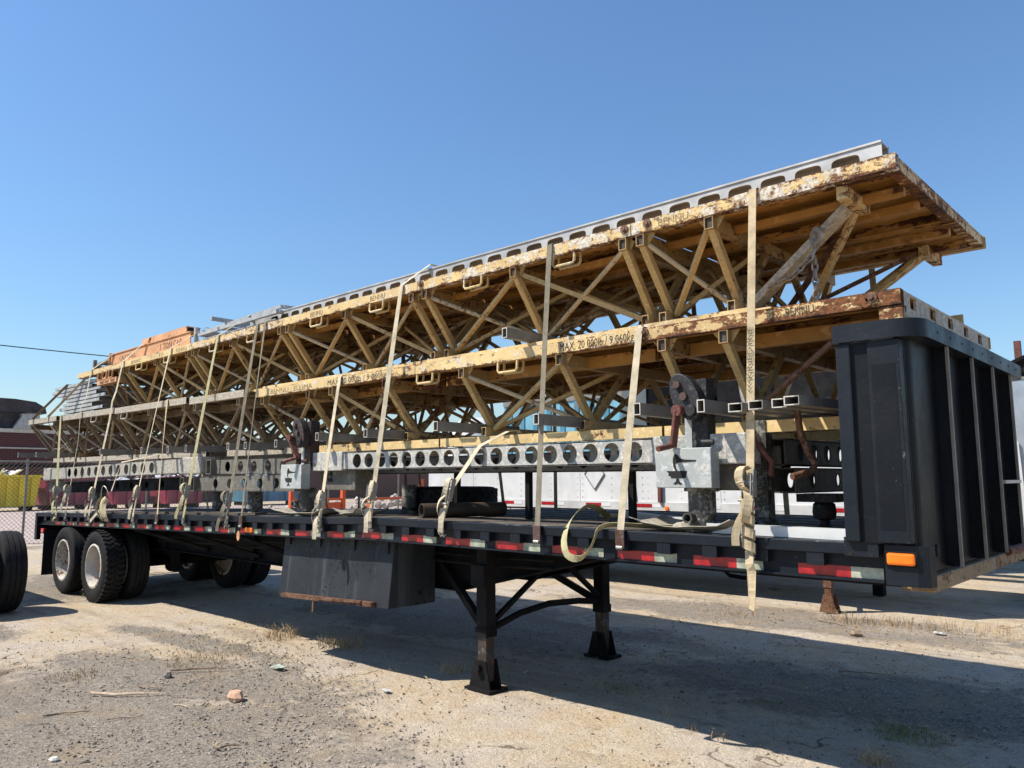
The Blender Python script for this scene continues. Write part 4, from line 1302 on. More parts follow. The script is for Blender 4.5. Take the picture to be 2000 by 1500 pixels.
# far-side jack legs seen behind the headboard
J3 = Thing('outrigger_jack', 'dark jack in the shade behind the headboard with ball foot and bent crank', 'jack', (-1.95, 4.75, 1.33), 'outrigger jacks')
J3.part('column', MB().tube((-2.12, 4.52, 1.38), (-2.12, 4.52, 2.0), 0.09, 0.09, 0.01, X), M['jack_leg'])
J3.part('column_foot', MB().cyl((-2.12, 4.52, 1.335), (-2.12, 4.52, 1.40), 0.075, 16), M['jack_leg'], smooth=True)
J3.part('crank_tube', MB().sweep([(-2.10, 4.30, 2.02), (-2.07, 4.32, 1.86), (-1.99, 4.36, 1.74), (-1.99, 4.34, 1.66)], 0.018, 10), M['crank'], smooth=True)
J3.part('crank_tube', MB().sweep([(-1.80, 4.30, 2.03), (-1.79, 4.31, 1.90), (-1.76, 4.33, 1.79), (-1.725, 4.34, 1.72), (-1.74, 4.28, 1.68), (-1.79, 4.17, 1.655)], 0.019, 10), M['rustbar'], smooth=True)
J3.part('foot_plate', MB().box(-2.02, -1.78, 4.75, 5.0, 1.50, 1.55), M['jack_steel'])
J3.part('ball_foot', MB().lathe([(0.0, 0.0), (0.045, 0.0), (0.05, 0.01), (0.03, 0.03), (0.03, 0.05), (0.065, 0.065), (0.072, 0.10), (0.066, 0.15), (0.05, 0.165), (0.0, 0.166)], (-1.90, 4.88, 1.335), Z, 22), M['jack_steel'], smooth=True)
# dark round legs under the other beams
for k, (xx, yy, rr, top, lab) in enumerate(((-8.95, 4.42, 0.075, 1.53, 'dark round support leg under the square sockets, by the olive strap'),
                             (-8.05, 4.40, 0.085, 1.53, 'crusted round support leg near the thin strap with the wooden tag'),
                             (-12.9, 4.45, 0.085, 1.47, 'dark round support leg under the tail of the crusted beam'),
                             (-5.75, 4.72, 0.07, 1.59, 'dark round support leg right of the rear jack'))):
    g = Thing('support_leg', lab, 'support leg', (xx, yy, ZD+dz(xx)), 'support legs under the beams')
    g.part('leg_tube', MB().cyl((xx, yy, ZD+dz(xx)+0.06), (xx, yy, top+0.005), rr, 20), M['jack_leg'], smooth=True)
    g.part('foot', MB().lathe([(0, 0), (rr*1.15, 0.0), (rr*1.2, 0.02), (rr*0.5, 0.045), (rr*0.45, 0.07), (0, 0.071)], (xx, yy, ZD+dz(xx)-0.004), Z, 18), M['jack_leg'], smooth=True)
for k, (xx, lab) in enumerate(((-3.2, 'thin black prop under the dusted perforated beam, nearer the front jack'), (-4.2, 'thin black prop under the dusted perforated beam, middle one'),
                               (-5.05, 'thin black prop under the dusted perforated beam, beside the tyres'))):
    single('prop', lab, 'prop', MB().bar((xx, 4.69, ZD-0.004), (xx, 4.69, 1.71), 0.045, 0.045, X), M['chassis'], (xx, 4.69, ZD), 'props under the perforated beam')

# ------------------------------------------------------------------ on top of the load
gp = Thing('perforated_plank', 'long galvanised plank with oblong side holes lying along the top edge', 'plank', (-5, 4.5, UZ))
PX0, PX1 = -8.30, -1.29
HH = 0.158
hl = [((PX1-PX0)-0.20-0.2165*k, 0.075, 0.080, 0.053) for k in range(int((PX1-PX0-0.3)/0.2165))]
gp.part('web', MB().plate((PX0, 4.404, UZ+0.001), X, Z, PX1-PX0, HH, hl, 0.004, mm=6, power=4.2), M['galv'], smooth=True)
gp.part('web', MB().plate((PX0, 4.52, UZ+0.001), X, Z, PX1-PX0, HH, hl, 0.004, mm=6, power=4.2), M['galv'], smooth=True)
gp.part('top_lip', MB().box(PX0, PX1, 4.392, 4.414, UZ+HH, UZ+HH+0.012), M['galv'])
gp.part('top_lip', MB().box(PX0, PX1, 4.510, 4.532, UZ+HH, UZ+HH+0.012), M['galv'])
gp.part('shade_cover', MB().box(PX0, PX1, 4.4145, 4.5095, UZ+HH-0.004, UZ+HH+0.006), M['galv'])  # added cover, out of view, so the plank's inside stays dark


def frame_rail(name, label, x0, x1, y0, y1, z, z1=None, mat='galv', r=0.019, group='galvanised guard frames'):
    """welded guard frame lying flat: two long tubes, end tubes and rungs"""
    z1 = z if z1 is None else z1
    T = Thing(name, label, 'guard frame', ((x0+x1)/2, y0, min(z, z1)-r), group)
    for y in (y0, y1):
        T.part('rail', MB().bar((x0, y, z), (x1, y, z1), 2*r, 2*r), M[mat])
    n = 4
    for k in range(n):
        x = x0+(x1-x0)*k/(n-1)
        zz = z+(z1-z)*k/(n-1)
        T.part('rung', MB().bar((x, y0+r, zz), (x, y1-r, zz), 2*r*0.98, 2*r*0.98), M[mat])
    return T


frame_rail('guard_frame', 'lowest galvanised guard frame on top, right of the orange beams', -9.65, -7.55, 4.36, 5.3, UZ+0.022)
frame_rail('guard_frame', 'second galvanised guard frame up, right of the orange beams', -9.75, -7.75, 4.42, 5.4, UZ+0.075, UZ+0.085)
frame_rail('guard_frame', 'third galvanised guard frame up, its end cut square', -9.50, -7.60, 4.34, 5.3, UZ+0.135, UZ+0.15)
tf = frame_rail('guard_frame', 'topmost galvanised guard frame with a cross tube sticking out', -9.60, -7.70, 4.45, 5.4, UZ+0.20, UZ+0.24)
tf.part('cross_stub', MB().bar((-9.0, 4.25, UZ+0.262), (-9.0, 4.75, UZ+0.262), 0.045, 0.045), M['galv'])
tf.part('upright', MB().bar((-9.72, 4.4, UZ+0.01), (-9.72, 4.4, UZ+0.27), 0.045, 0.045, X), M['galv'])
frame_rail('guard_frame', 'dark guard frame lying at the rear end of the top deck, lower one', -13.75, -12.7, 4.4, 5.2, UZ+0.03, UZ+0.06, 'galv_tube', 0.022)
rf = frame_rail('guard_frame', 'dark guard frame tilted up at the rear end of the top deck', -13.5, -12.6, 4.45, 5.2, UZ+0.14, UZ+0.22, 'galv_tube', 0.022)
rf.part('upright', MB().bar((-13.4, 4.42, UZ+0.0), (-13.4, 4.42, UZ+0.24), 0.05, 0.05, X), M['galv_tube'])
ob = Thing('lifting_beam', 'long orange lifting beam stencilled with its capacity, on top at the rear', 'beam', (-11.1, 4.4, UZ), 'orange lifting beams')
ob.part('web', MB().box(-12.55, -9.80, 4.36, 4.372, UZ+0.06, UZ+0.215), M['orange'])
ob.part('flange', MB().box(-12.55, -9.80, 4.345, 4.47, UZ+0.2152, UZ+0.228), M['orange'])
ob.part('flange', MB().box(-12.55, -9.80, 4.345, 4.47, UZ+0.047, UZ+0.0598), M['orange'])
for xx in (-12.3, -11.2, -10.2):
    ob.part('foot_block', MB().box(xx-0.11, xx+0.11, 4.35, 4.46, UZ, UZ+0.0468), M['orange'])
ob.part('end_plate', MB().box(-12.57, -12.5502, 4.34, 4.48, UZ+0.02, UZ+0.25), M['orange'])
ob.text('CALDWELL', M['ink_brown'], (-12.2, 4.36, UZ+0.095), X, Z, 0.10, width=0.62)
ob.text('5 TON CAP', M['ink_brown'], (-10.75, 4.36, UZ+0.085), X, Z, 0.12, width=0.68)
ob2 = Thing('lifting_beam', 'short orange beam lying on the stencilled orange beam', 'beam', (-10.6, 4.4, UZ+0.23), 'orange lifting beams')
ob2.part('channel_web', MB().box(-11.4, -9.95, 4.37, 4.382, UZ+0.2285, UZ+0.318), M['orange'])
ob2.part('channel_flange', MB().box(-11.4, -9.95, 4.3825, 4.56, UZ+0.306, UZ+0.318), M['orange'])
ob2.part('channel_flange', MB().box(-11.4, -9.95, 4.3825, 4.56, UZ+0.2285, UZ+0.238), M['orange'])
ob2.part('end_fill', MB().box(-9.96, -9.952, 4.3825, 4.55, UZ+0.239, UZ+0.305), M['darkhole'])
br = Thing('hanging_bracket', 'orange pocket bracket hanging under the top edge near the rear', 'bracket', (-12.2, 4.19, UZ-0.2))
for xx in (-12.45, -12.25, -12.02):
    br.part('loop', MB().sweep([(xx-0.07, 4.19, UZ-0.08), (xx-0.07, 4.185, UZ-0.19), (xx+0.07, 4.185, UZ-0.19), (xx+0.07, 4.19, UZ-0.08)], 0.012, 8), M['orange'], smooth=True)
br.part('pocket', MB().box(-12.62, -11.85, 4.21, 4.33, UZ-0.26, UZ-0.19), M['orange'])

# stack of galvanised frames between the rows at the tail
for k in range(9):
    z = 2.715+0.062*k
    off = [0.0, 0.35, -0.1, 0.2, 0.45, 0.05, 0.25, -0.15, 0.1][k]
    T = Thing('guard_frame', ['bottom', 'second', 'third', 'fourth', 'middle', 'sixth', 'seventh', 'eighth', 'top'][k]+' galvanised frame of the stack between the rows at the tail', 'guard frame', (-14, 4.4, z-0.02), 'stacked galvanised frames at the tail')
    xr, xf = -14.55+off*0.6-(0.4 if k > 5 else 0), -12.95+off
    T.part('rail', square_tube((xr, 4.32, z+0.006*k*0), (xf, 4.32, z), 0.045, 0.045, 0.004), M['galv'])
    T.part('rail', square_tube((xr+0.1, 5.3, z), (xf+0.1, 5.3, z), 0.045, 0.045, 0.004), M['galv_tube'])
    for q in range(4):
        x = xr+0.1+(xf-xr-0.3)*q/3
        T.part('rung', MB().bar((x, 4.343, z), (x, 5.277, z), 0.04, 0.04), M['galv'])

# ------------------------------------------------------------------ on the bed
def tyre_flat(label, x, y, z, R=0.45, w=0.24):
    T = Thing('spare_tyre', label, 'tyre', (x, y, z), 'tyres lying on the bed')
    prof = tyre_profile(R, w, R*0.58)
    prof = [(r, h+w/2) for r, h in prof]
    T.part('carcass', MB().lathe(prof, (x, y, z), Z, 48, True), M['rubber'], smooth=True)
    lb = MB()
    n = 34
    for row in range(5):
        for k in range(n):
            a = 2*math.pi*(k+0.5*(row % 2))/n
            e, tn = Vector((math.cos(a), math.sin(a), 0)), Vector((-math.sin(a), math.cos(a), 0))
            lb.obox(Vector((x, y, z+w*(0.16+0.17*row)))+e*(R*0.992), e, (tn+Z*0.18*(1 if k % 2 else -1)).normalized(), Z, 0.02, 2*math.pi*R/n*0.92, w*0.125)
    o = T.part('tread', lb, M['rubber'])
    o["kind"] = "stuff"
    return T


tyre_flat('used ribbed tyre lying flat on the bed behind the brown pipe', -5.78, 5.27, ZD-0.006, 0.47, 0.25)
single('brown_pipe', 'short brown pipe lying on the bed in front of the tyres', 'pipe',
       MB().lathe([(0.052, 0.0), (0.06, 0.0), (0.06, 0.78), (0.052, 0.78)], (-4.98, 4.22, ZD+0.058), (0.30, 0.92, 0.0), 24, True), M['pipe'], (-4.98, 4.22, ZD), smooth=True)
single('aluminium_bar', 'bright aluminium tube lying along the edge of the bed by the headboard', 'bar',
       MB().tube((-2.36, 4.19, ZD+0.028), (-1.48, 4.115, ZD+0.028), 0.07, 0.055, 0.004), M['alu'], (-1.9, 4.15, ZD))
single('aluminium_bar', 'long aluminium bar slanting across the bed behind the front jack', 'bar',
       MB().tube((-3.72, 5.35, ZD+0.025), (-2.50, 4.52, ZD+0.025), 0.07, 0.05, 0.004), M['alu'], (-3.1, 4.9, ZD))
single('yellow_bar', 'small yellow bar on the bed near the loose strap', 'bar', MB().bar((-3.95, 5.3, ZD+0.012), (-3.62, 5.5, ZD+0.012), 0.04, 0.025), M['yel_low'], (-3.8, 5.4, ZD))


def tray(label, x0, x1, y0, y1):
    """bent sheet under a jack, filled with set concrete"""
    z = ZD+dz((x0+x1)/2)
    T = Thing('drip_sheet', label, 'sheet', ((x0+x1)/2, y0, z), 'bent sheets under the jacks')
    mb = MB()
    nx_, ny_ = 9, 6
    vs, fs = [], []
    for i in range(nx_):
        for j in range(ny_):
            u, v = i/(nx_-1), j/(ny_-1)
            e = 0.05*(abs(u-0.5)*2)**4+0.03*(abs(v-0.5)*2)**5
            vs.append((x0+(x1-x0)*u+0.03*math.sin(v*5), y0+(y1-y0)*v+0.015*math.sin(u*9), z+0.003+e+0.01*math.sin(u*7+v*3)**2))
    for i in range(nx_-1):
        for j in range(ny_-1):
            fs.append((i*ny_+j, (i+1)*ny_+j, (i+1)*ny_+j+1, i*ny_+j+1))
    mb.add(vs, fs)
    o = T.part('sheet', mb, M['mat'])
    so = o.modifiers.new("thick", 'SOLIDIFY')
    so.thickness = 0.004
    mb = MB()
    cx, cy = (x0+x1)/2, (y0+y1)/2
    for k in range(9):
        a, q = random.uniform(0, 6.28), random.uniform(0, 0.10)
        c = Vector((cx+q*math.cos(a), cy+q*math.sin(a), z+0.02))
        r = random.uniform(0.03, 0.06)
        mb.lathe([(0, -r*0.5), (r, -r*0.3), (r*0.85, r*0.2), (r*0.4, r*0.5), (0, r*0.55)], c, (random.uniform(-.3, .3), random.uniform(-.3, .3), 1), 7)
    T.part('concrete_lump', mb, M['mat'])
    return T


tray('bent concrete-filled sheet under the front jack, at the edge of the bed', -2.80, -2.12, 4.06, 4.50)
tray('bent sheet under the rear jack, at the edge of the bed', -7.25, -6.30, 4.10, 4.50)
tray('crumpled sheet between the rear jack and the pale strap', -6.1, -5.75, 4.1, 4.5)
for (xa, xb, lab) in ((-9.6, -7.5, 'long weathered timber lying on the bed under the square sockets'), (-14.2, -12.2, 'bent metal strip lying on the tail of the bed'), (-12.0, -9.7, 'dark timber packing lying on the bed at the tail')):
    mb = MB()
    n = 12
    pts = [(xa+(xb-xa)*k/n, 4.16+0.01*math.sin(k*1.7), ZD+dz(xa+(xb-xa)*k/n)+0.016+0.005*math.sin(k*2.3)) for k in range(n+1)]
    mb.ribbon(pts, 0.14, 0.028, Y)
    single('packing_strip', lab, 'packing', mb, M['wood'] if 'dark' in lab else M['mat'] if 'metal' in lab else M['wood'], ((xa+xb)/2, 4.16, ZD+dz(xa)))

# ------------------------------------------------------------------ webbing straps
def hook_plate(T, x, y, z):
    hk = T.part('flat_hook', MB().box(x-0.033, x+0.033, y-0.012, y-0.004, z-0.065, z+0.045).box(x-0.033, x+0.033, y-0.0038, y+0.012, z+0.035, z+0.045), M['hook'], bevel=0.003)
    T.part('hook_roll', MB().cyl((x-0.022, y-0.012, z-0.062), (x+0.022, y-0.012, z-0.062), 0.011, 10), M['ratchet'], sub=hk, smooth=True)


def ratchet(T, p, d, web, big=1.0, flip=1):
    """ratchet buckle at p, webbing running down along d, with a roll of loose webbing round it"""
    p, d = Vector(p), Vector(d).normalized()
    s = X-d*X.dot(d)
    s.normalize()
    n = s.cross(d)
    if n.y > 0:
        n = -n
    rb = T.part('ratchet', MB().obox(p+s*0.031, s, d, n, 0.005, 0.15*big, 0.04).obox(p-s*0.031, s, d, n, 0.005, 0.15*big, 0.04).cyl(p-s*0.034+n*0.012, p+s*0.034+n*0.012, 0.013, 12), M['ratchet'])
    T.part('ratchet_handle', MB().obox(p+n*0.035+d*0.02+s*0.026, s, d, n, 0.004, 0.14*big, 0.014).obox(p+n*0.035+d*0.02-s*0.026, s, d, n, 0.004, 0.14*big, 0.014).cyl(p+n*0.038+d*0.095*big-s*0.045, p+n*0.038+d*0.095*big+s*0.045, 0.009, 10), M['ratchet'], sub=rb)
    # spare webbing: loops and ends tied round the buckle
    a = p-d*0.075
    k1, k2 = random.uniform(0.6, 1.1), random.uniform(0.5, 1.0)
    l1 = bez(a+n*0.008, a-d*0.06*k1+n*0.06*k1+s*0.03*flip, a+d*0.08+n*0.11*k1+s*0.05*flip, a+d*0.12+n*0.03, 9)
    T.part('spare_loop', MB().ribbon(l1, 0.044, 0.003, [(s+n*0.25*math.sin(q)).normalized() for q in range(9)]), M[web], sub=rb)
    b0 = a+d*0.12+n*0.03
    l2 = bez(b0, b0+d*0.05+n*0.05*k2-s*0.05*flip, b0+d*0.14+n*0.06*k2-s*0.02*flip, b0+d*0.17+n*0.012, 8)
    T.part('spare_loop', MB().ribbon(l2, 0.044, 0.003, [(s*0.8+n*0.5*flip+d*0.2).normalized()]*8), M[web], sub=rb)
    l3 = bez(b0+d*0.10, b0+d*0.16+n*0.03+s*0.03*flip, b0+d*0.22+n*0.03+s*0.06*flip, b0+d*random.uniform(0.26, 0.32)+n*0.02+s*0.05*flip, 6)
    T.part('loose_end', MB().ribbon(l3, 0.042, 0.003, [(s*0.9-n*0.35).normalized()]*6), M[web], sub=rb)


def low_edge(x):
    """outer face of the lower row's edge beam"""
    return 4.2 if x > -8.0 else 4.2-0.021*(-8.0-x)*1.05


def strap(label, xr, xc, zc, kind, web, rz=None, over=None, tail=0.0, yc=4.186, w=0.047, far_z=None, xm=None):
    """tie-down from the near rail up to an edge beam, over the load and down the far side"""
    zr_ = (1.29+dz(xr))
    T = Thing('tie_down_strap', label, 'strap', (xr, 3.985, zr_), 'webbing straps over the load')
    yr_ = 3.982
    top = Vector((xc, yc, zc))
    bot = Vector((xr, yr_, zr_-0.045))
    pts = [bot, Vector((xr, yr_-0.002, zr_+0.03))]
    rail_top = pts[-1]
    mid_ = []
    for k in range(1, 15):
        t = k/15
        q = rail_top.lerp(top, t)
        q.y += -0.006*math.sin(math.pi*t)
        if zc > 3 and 2.2 < q.z < 2.9:
            q.y = min(q.y, low_edge(q.x)-0.014)
        mid_.append(q)
    pts += mid_+[top]
    path_over = over or [(xc, yc+0.02, zc+0.010), (xc, 5.2, zc+0.012), (xc, 6.19, zc+0.010), (xc, 6.215, zc)]
    pts2 = [top]+[Vector(q) for q in path_over]
    last = pts2[-1]
    pts2 += [last.lerp(Vector((xr, 6.415, 1.25+dz(xr))), k/4) for k in range(1, 5)]
    # a slight twist in the webbing
    wd = []
    tw = random.uniform(-0.35, 0.35)
    for k in range(len(pts)):
        a = tw*math.sin(math.pi*k/(len(pts)-1))
        wd.append(X*math.cos(a)+Y*math.sin(a))
    T.part('webbing', MB().ribbon(pts, w, 0.003, wd), M[web])
    T.part('webbing', MB().ribbon(pts2, w, 0.003, X), M[web])
    if kind == 'plate':
        hook_plate(T, xr, yr_-0.001, zr_)
    else:
        d = (rail_top-top).normalized()
        t = (rz-rail_top.z)/(top.z-rail_top.z)
        p = rail_top.lerp(top, t)+Vector((0, -0.012, 0))
        ratchet(T, p, d, web, 1.0, random.choice((-1, 1)))
        T.part('hook', MB().sweep([(xr-0.015, yr_-0.008, zr_+0.01), (xr-0.015, yr_-0.014, zr_-0.05), (xr-0.01, yr_+0.008, zr_-0.075), (xr-0.01, yr_+0.03, zr_-0.06)], 0.006, 6), M['ratchet'])
        T.part('hook', MB().sweep([(xr+0.015, yr_-0.008, zr_+0.01), (xr+0.015, yr_-0.014, zr_-0.05), (xr+0.01, yr_+0.008, zr_-0.075), (xr+0.01, yr_+0.03, zr_-0.06)], 0.006, 6), M['ratchet'])
    if tail:
        q = [Vector((xr, yr_-0.014, zr_-0.03)), Vector((xr+0.005, yr_-0.03, zr_-0.10)), Vector((xr+0.012, yr_-0.022, zr_-tail*0.4)), Vector((xr+0.016, yr_-0.036, zr_-tail*0.7)), Vector((xr+0.006, yr_-0.024, zr_-tail))]
        T.part('loose_tail', MB().ribbon(q, w, 0.003, [X, X, (X+Y*0.25).normalized(), (X-Y*0.2).normalized(), (X-Y*0.55+Z*0.1).normalized()]), M[web])
    T.top, T.rail_top, T.mid = top, rail_top, mid_
    return T


UT, LT = UZ+0.002, LZ+0.002
S1 = strap('pale tan strap with printed lettering, nearest the headboard, its tail hanging down', -1.96, -1.955, UT, 'ratchet', 'web', 1.62, tail=0.34)
# wrapped tail below the buckle
wrap = []
for k in range(46):
    t = k/45
    a = t*2*math.pi*4.2
    wrap.append(Vector((-1.96+0.034*math.cos(a), 3.975+0.022*math.sin(a)-0.012, 1.56-t*0.30)))
S1.part('wrapped_webbing', MB().ribbon(wrap, 0.05, 0.004, Z), M['web'])
S1.text('KINEDYNE', M['ink_web'], (-1.944, 4.0585, 2.20), (0, 0.1016, 1), (-1, 0, 0), 0.046, width=0.30, gap=0.004)
S1.text('<<<', M['ink_web'], (-1.944, 4.051, 2.125), (0, 0.1016, 1), (-1, 0, 0), 0.050, width=0.07, gap=0.004)
strap('pale strap from the lower edge beam, hooked left of the front jack', -2.81, -2.77, LT, 'plate', 'web_pale')
strap('long dark strap from the top edge, crossing the stencilled platform', -3.49, -3.53, UT, 'plate', 'web_grey')
T = Thing('tie_down_strap', 'short slanting pale strap from the bottom chord to a knotted ratchet above the brown pipe', 'strap', (-4.46, 3.985, 1.29), 'webbing straps over the load')
sp = [Vector((-4.46, 3.982, 1.245)), Vector((-4.46, 3.98, 1.32)), Vector((-4.40, 4.02, 1.57)), Vector((-4.24, 4.17, 1.90)), Vector((-4.18, 4.42, 2.02))]
T.part('webbing', MB().ribbon(sp, 0.047, 0.003, X), M['web_pale'])
T.part('webbing', MB().ribbon([sp[-1], sp[-1]+Vector((0.02, 0.10, 0.01)), sp[-1]+Vector((0.03, 0.15, -0.06)), sp[-1]+Vector((0.02, 0.12, -0.14))], 0.047, 0.003, X), M['web_pale'])
ratchet(T, (-4.40, 4.005, 1.57), (-0.2, -0.1, -1), 'web_pale', 1.15, 1)
for dx_ in (-0.015, 0.015):
    T.part('hook', MB().sweep([(-4.46+dx_, 3.974, 1.30), (-4.46+dx_, 3.968, 1.24), (-4.46+dx_, 3.99, 1.215), (-4.46+dx_, 4.012, 1.23)], 0.006, 6), M['ratchet'])
strap('pale strap over the galvanised plank, ending right of the rear jack', -5.36, -5.24, UT, 'ratchet', 'web_pale', 1.55, over=[(-5.24, 4.20, UT+0.01), (-5.10, 4.395, UZ+0.205), (-5.10, 4.71, UZ+0.205), (-5.12, 5.0, UZ+0.02), (-5.2, 6.19, UT+0.01), (-5.2, 6.215, UT)])
strap('short pale strap from the lower edge beam to the bed, next to the rear jack', -6.11, -6.15, LT, 'ratchet', 'web_pale', 1.46, tail=0.12)
strap('broad dark strap in shade with a curled olive loop at the bed', -7.86, -7.75, UT, 'ratchet', 'web_grey', 1.44, tail=0.10)
ST = strap('thin dark strap with a wooden tag hanging from its hook', -7.55, -7.58, UT, 'plate', 'web_grey', w=0.04)
ST.part('wooden_tag', MB().prism([(0.03*math.cos(t), 0.05*math.sin(t)) for t in [2*math.pi*k/12 for k in range(12)]], (-7.57, 3.968, 1.13+dz(-7.5)), X, Z, 0.008), M['orange'])
strap('olive strap running up over the galvanised frames', -8.90, -8.67, UT, 'ratchet', 'web_olive', 1.52, over=[(-8.67, 4.20, UT+0.01), (-8.35, 4.46, UZ+0.262), (-8.35, 5.38, UZ+0.262), (-8.6, 6.19, UT+0.01), (-8.6, 6.215, UT)])
strap('pale strap running up past the end of the orange beams', -10.36, -9.97, UT, 'ratchet', 'web_pale', 1.50, over=[(-9.97, 4.20, UT+0.01), (-9.55, 4.44, UZ+0.25), (-9.55, 5.38, UZ+0.25), (-9.9, 6.19, UT+0.01), (-9.9, 6.215, UT)])
strap('pale strap from the crusted edge beam, hooked between two ratchet straps', -9.62, -9.92, 2.67, 'plate', 'web', yc=4.155)
strap('pale strap over the orange beams to a long knotted ratchet', -11.93, -11.56, UT, 'ratchet', 'web_pale', 1.47, over=[(-11.56, 4.20, UT+0.01), (-11.1, 4.37, UZ+0.322), (-11.1, 4.56, UZ+0.322), (-11.3, 5.2, UZ+0.02), (-11.5, 6.19, UT+0.01), (-11.5, 6.215, UT)])
strap('broad olive strap at the tail of the trailer', -13.34, -13.72, 2.683, 'ratchet', 'web_olive', 1.48, yc=4.068, tail=0.06, w=0.06)
strap('pale strap over the rear end of the long orange beam', -12.9, -12.83, UT, 'ratchet', 'web_pale', 1.50, over=[(-12.83, 4.20, UT+0.01), (-12.4, 4.36, UZ+0.232), (-12.4, 4.47, UZ+0.232), (-12.6, 5.2, UZ+0.02), (-12.8, 6.19, UT+0.01), (-12.8, 6.215, UT)])
# straps tied over the galvanised stack at the tail
for nm, a, b, c, web in (('dark strap drawn from the galvanised stack down to the tail platform', (-14.25, 4.30, 3.25), (-15.1, 4.045, 2.70), (-14.6, 4.30, 2.10), 'web_grey'),
                         ('white strap drawn from the rear top deck down to the tail platform', (-13.45, 4.30, 3.27), (-14.35, 4.065, 2.70), (-13.9, 4.32, 2.10), 'web_pale')):
    T = Thing('tie_down_strap', nm, 'strap', b, 'webbing straps over the load')
    T.part('webbing', MB().ribbon([a, Vector(a).lerp(Vector(b), 0.5), b], 0.045, 0.003, Y), M[web])
    T.part('webbing', MB().ribbon([b, Vector(b)+Vector((0.02, 0, -0.1)), c], 0.03, 0.003, X), M[web])
    T.part('webbing', MB().ribbon([a, Vector(a)+Vector((0.1, 0.5, 0.02)), Vector(a)+Vector((0.15, 1.2, 0.0))], 0.045, 0.003, X), M[web])
# bundled strap hung on the crusted beam
T = Thing('tie_down_strap', 'bundled strap knotted at the rail under the crusted beam', 'strap', (-11.3, 3.98, 1.19), 'webbing straps over the load')
T.part('webbing', MB().ribbon([(-10.75, 4.45, 2.0), (-11.15, 4.09, 1.89), (-11.28, 4.03, 1.50)], 0.035, 0.003, X), M['web_pale'])
for k in range(6):
    a = Vector((-11.42+0.05*k, 3.965-0.01*(k % 2), 1.42-0.02*(k % 3)))
    T.part('coil', MB().ribbon(bez(a, a+Vector((-0.12, -0.05, -0.06)), a+Vector((-0.06+0.03*k, -0.06, -0.22)), a+Vector((0.03, -0.012, -0.28)), 9), 0.05, 0.004, Vector((1, 0.4*(k-2.5), 0.2))), M['web' if k % 2 else 'web_olive'])
T.part('tie_wire', MB().sweep(bez((-11.5, 3.98, 1.40), (-11.45, 3.95, 1.62), (-11.3, 3.95, 1.62), (-11.25, 3.99, 1.45), 10), 0.006, 6), M['ratchet'])
T.part('loose_tail', MB().ribbon([(-11.45, 3.96, 1.25), (-11.6, 3.95, 1.17), (-11.78, 3.95, 1.08)], 0.045, 0.003, Z), M['web_pale'])
# loose loop lying on the bed and hanging over the rail
T = Thing('loose_strap', 'loose tan strap looping over the edge of the bed left of the front jack', 'strap', (-3.0, 4.0, ZD))
lp = bez((-3.55, 4.9, ZD+0.012), (-3.3, 4.55, ZD+0.012), (-3.35, 4.45, ZD+0.20), (-3.28, 4.16, ZD+0.10), 12)
lp += bez((-3.28, 4.16, ZD+0.10), (-3.26, 4.0, ZD+0.03), (-3.25, 3.93, 1.24), (-3.20, 3.935, 1.165), 10)[1:]
lp += bez((-3.20, 3.935, 1.165), (-3.12, 3.94, 1.10), (-3.0, 3.94, 1.18), (-2.97, 3.95, 1.32), 12)[1:]
lp += bez((-2.97, 3.95, 1.32), (-2.95, 4.0, ZD+0.06), (-2.88, 4.1, ZD+0.02), (-2.62, 4.3, ZD+0.012), 10)[1:]
T.part('webbing', MB().ribbon(lp, 0.047, 0.003, [Vector((0.75+0.3*math.sin(k*0.35), -0.2-0.5*math.cos(k*0.2), 0.65)) for k in range(len(lp))]), M['web_olive'])

# ------------------------------------------------------------------ litter and weeds on the yard
def chunk(name, label, c, size, mat, seed=1, cat='rubble'):
    random.seed(seed)
    mb = MB()
    n = 9
    prof = []
    vs, fs = [], []
    c = Vector(c)
    for j, zz in enumerate((0.0, 0.45, 1.0)):
        for k in range(n):
            a = 2*math.pi*k/n
            r = (0.5, 0.56, 0.36)[j]*random.uniform(0.8, 1.15)
            vs.append((c.x+size[0]*r*math.cos(a), c.y+size[1]*r*math.sin(a), c.z-0.008+size[2]*zz*random.uniform(0.9, 1.05)))
    for j in range(2):
        for k in range(n):
            fs.append((j*n+k, j*n+(k+1) % n, (j+1)*n+(k+1) % n, (j+1)*n+k))
    fs += [tuple(range(n-1, -1, -1)), tuple(range(2*n, 3*n))]
    mb.add(vs, fs)
    return single(name, label, cat, mb, mat, (c.x, c.y, c.z))


M['brick'] = m_plain('pinkish_brick', (0.46, 0.28, 0.19), 0.9, 0, 0.3, 18, 0.6)
M['palestone'] = m_plain('pale_stone', (0.55, 0.52, 0.47), 0.9, 0, 0.2, 18, 0.5)
M['stick'] = m_plain('dry_stick', (0.22, 0.16, 0.11), 0.9, 0, 0.35, 30, 0.5)
M['stick_pale'] = m_plain('bleached_stick', (0.50, 0.38, 0.27), 0.9, 0, 0.3, 30, 0.4)
chunk('brick_chunk', 'broken pinkish brick chunk lying on the grey gravel', (-5.70, 3.01, 0.0), (0.16, 0.10, 0.068), M['brick'], 4)
chunk('stone', 'pale flat stone at the very bottom of the gravel', (-5.30, 1.66, 0.0), (0.06, 0.05, 0.02), M['palestone'], 5, 'stone')
chunk('wood_block', 'small brown block on the sunlit strip behind the trailer', (-3.10, 8.62, 0.0), (0.13, 0.08, 0.05), M['stick'], 6, 'block')
chunk('stone', 'grey lump on the gravel left of the broken twig', (-6.75, 2.95, 0.0), (0.07, 0.06, 0.05), M['stone_grey'], 8, 'stone')
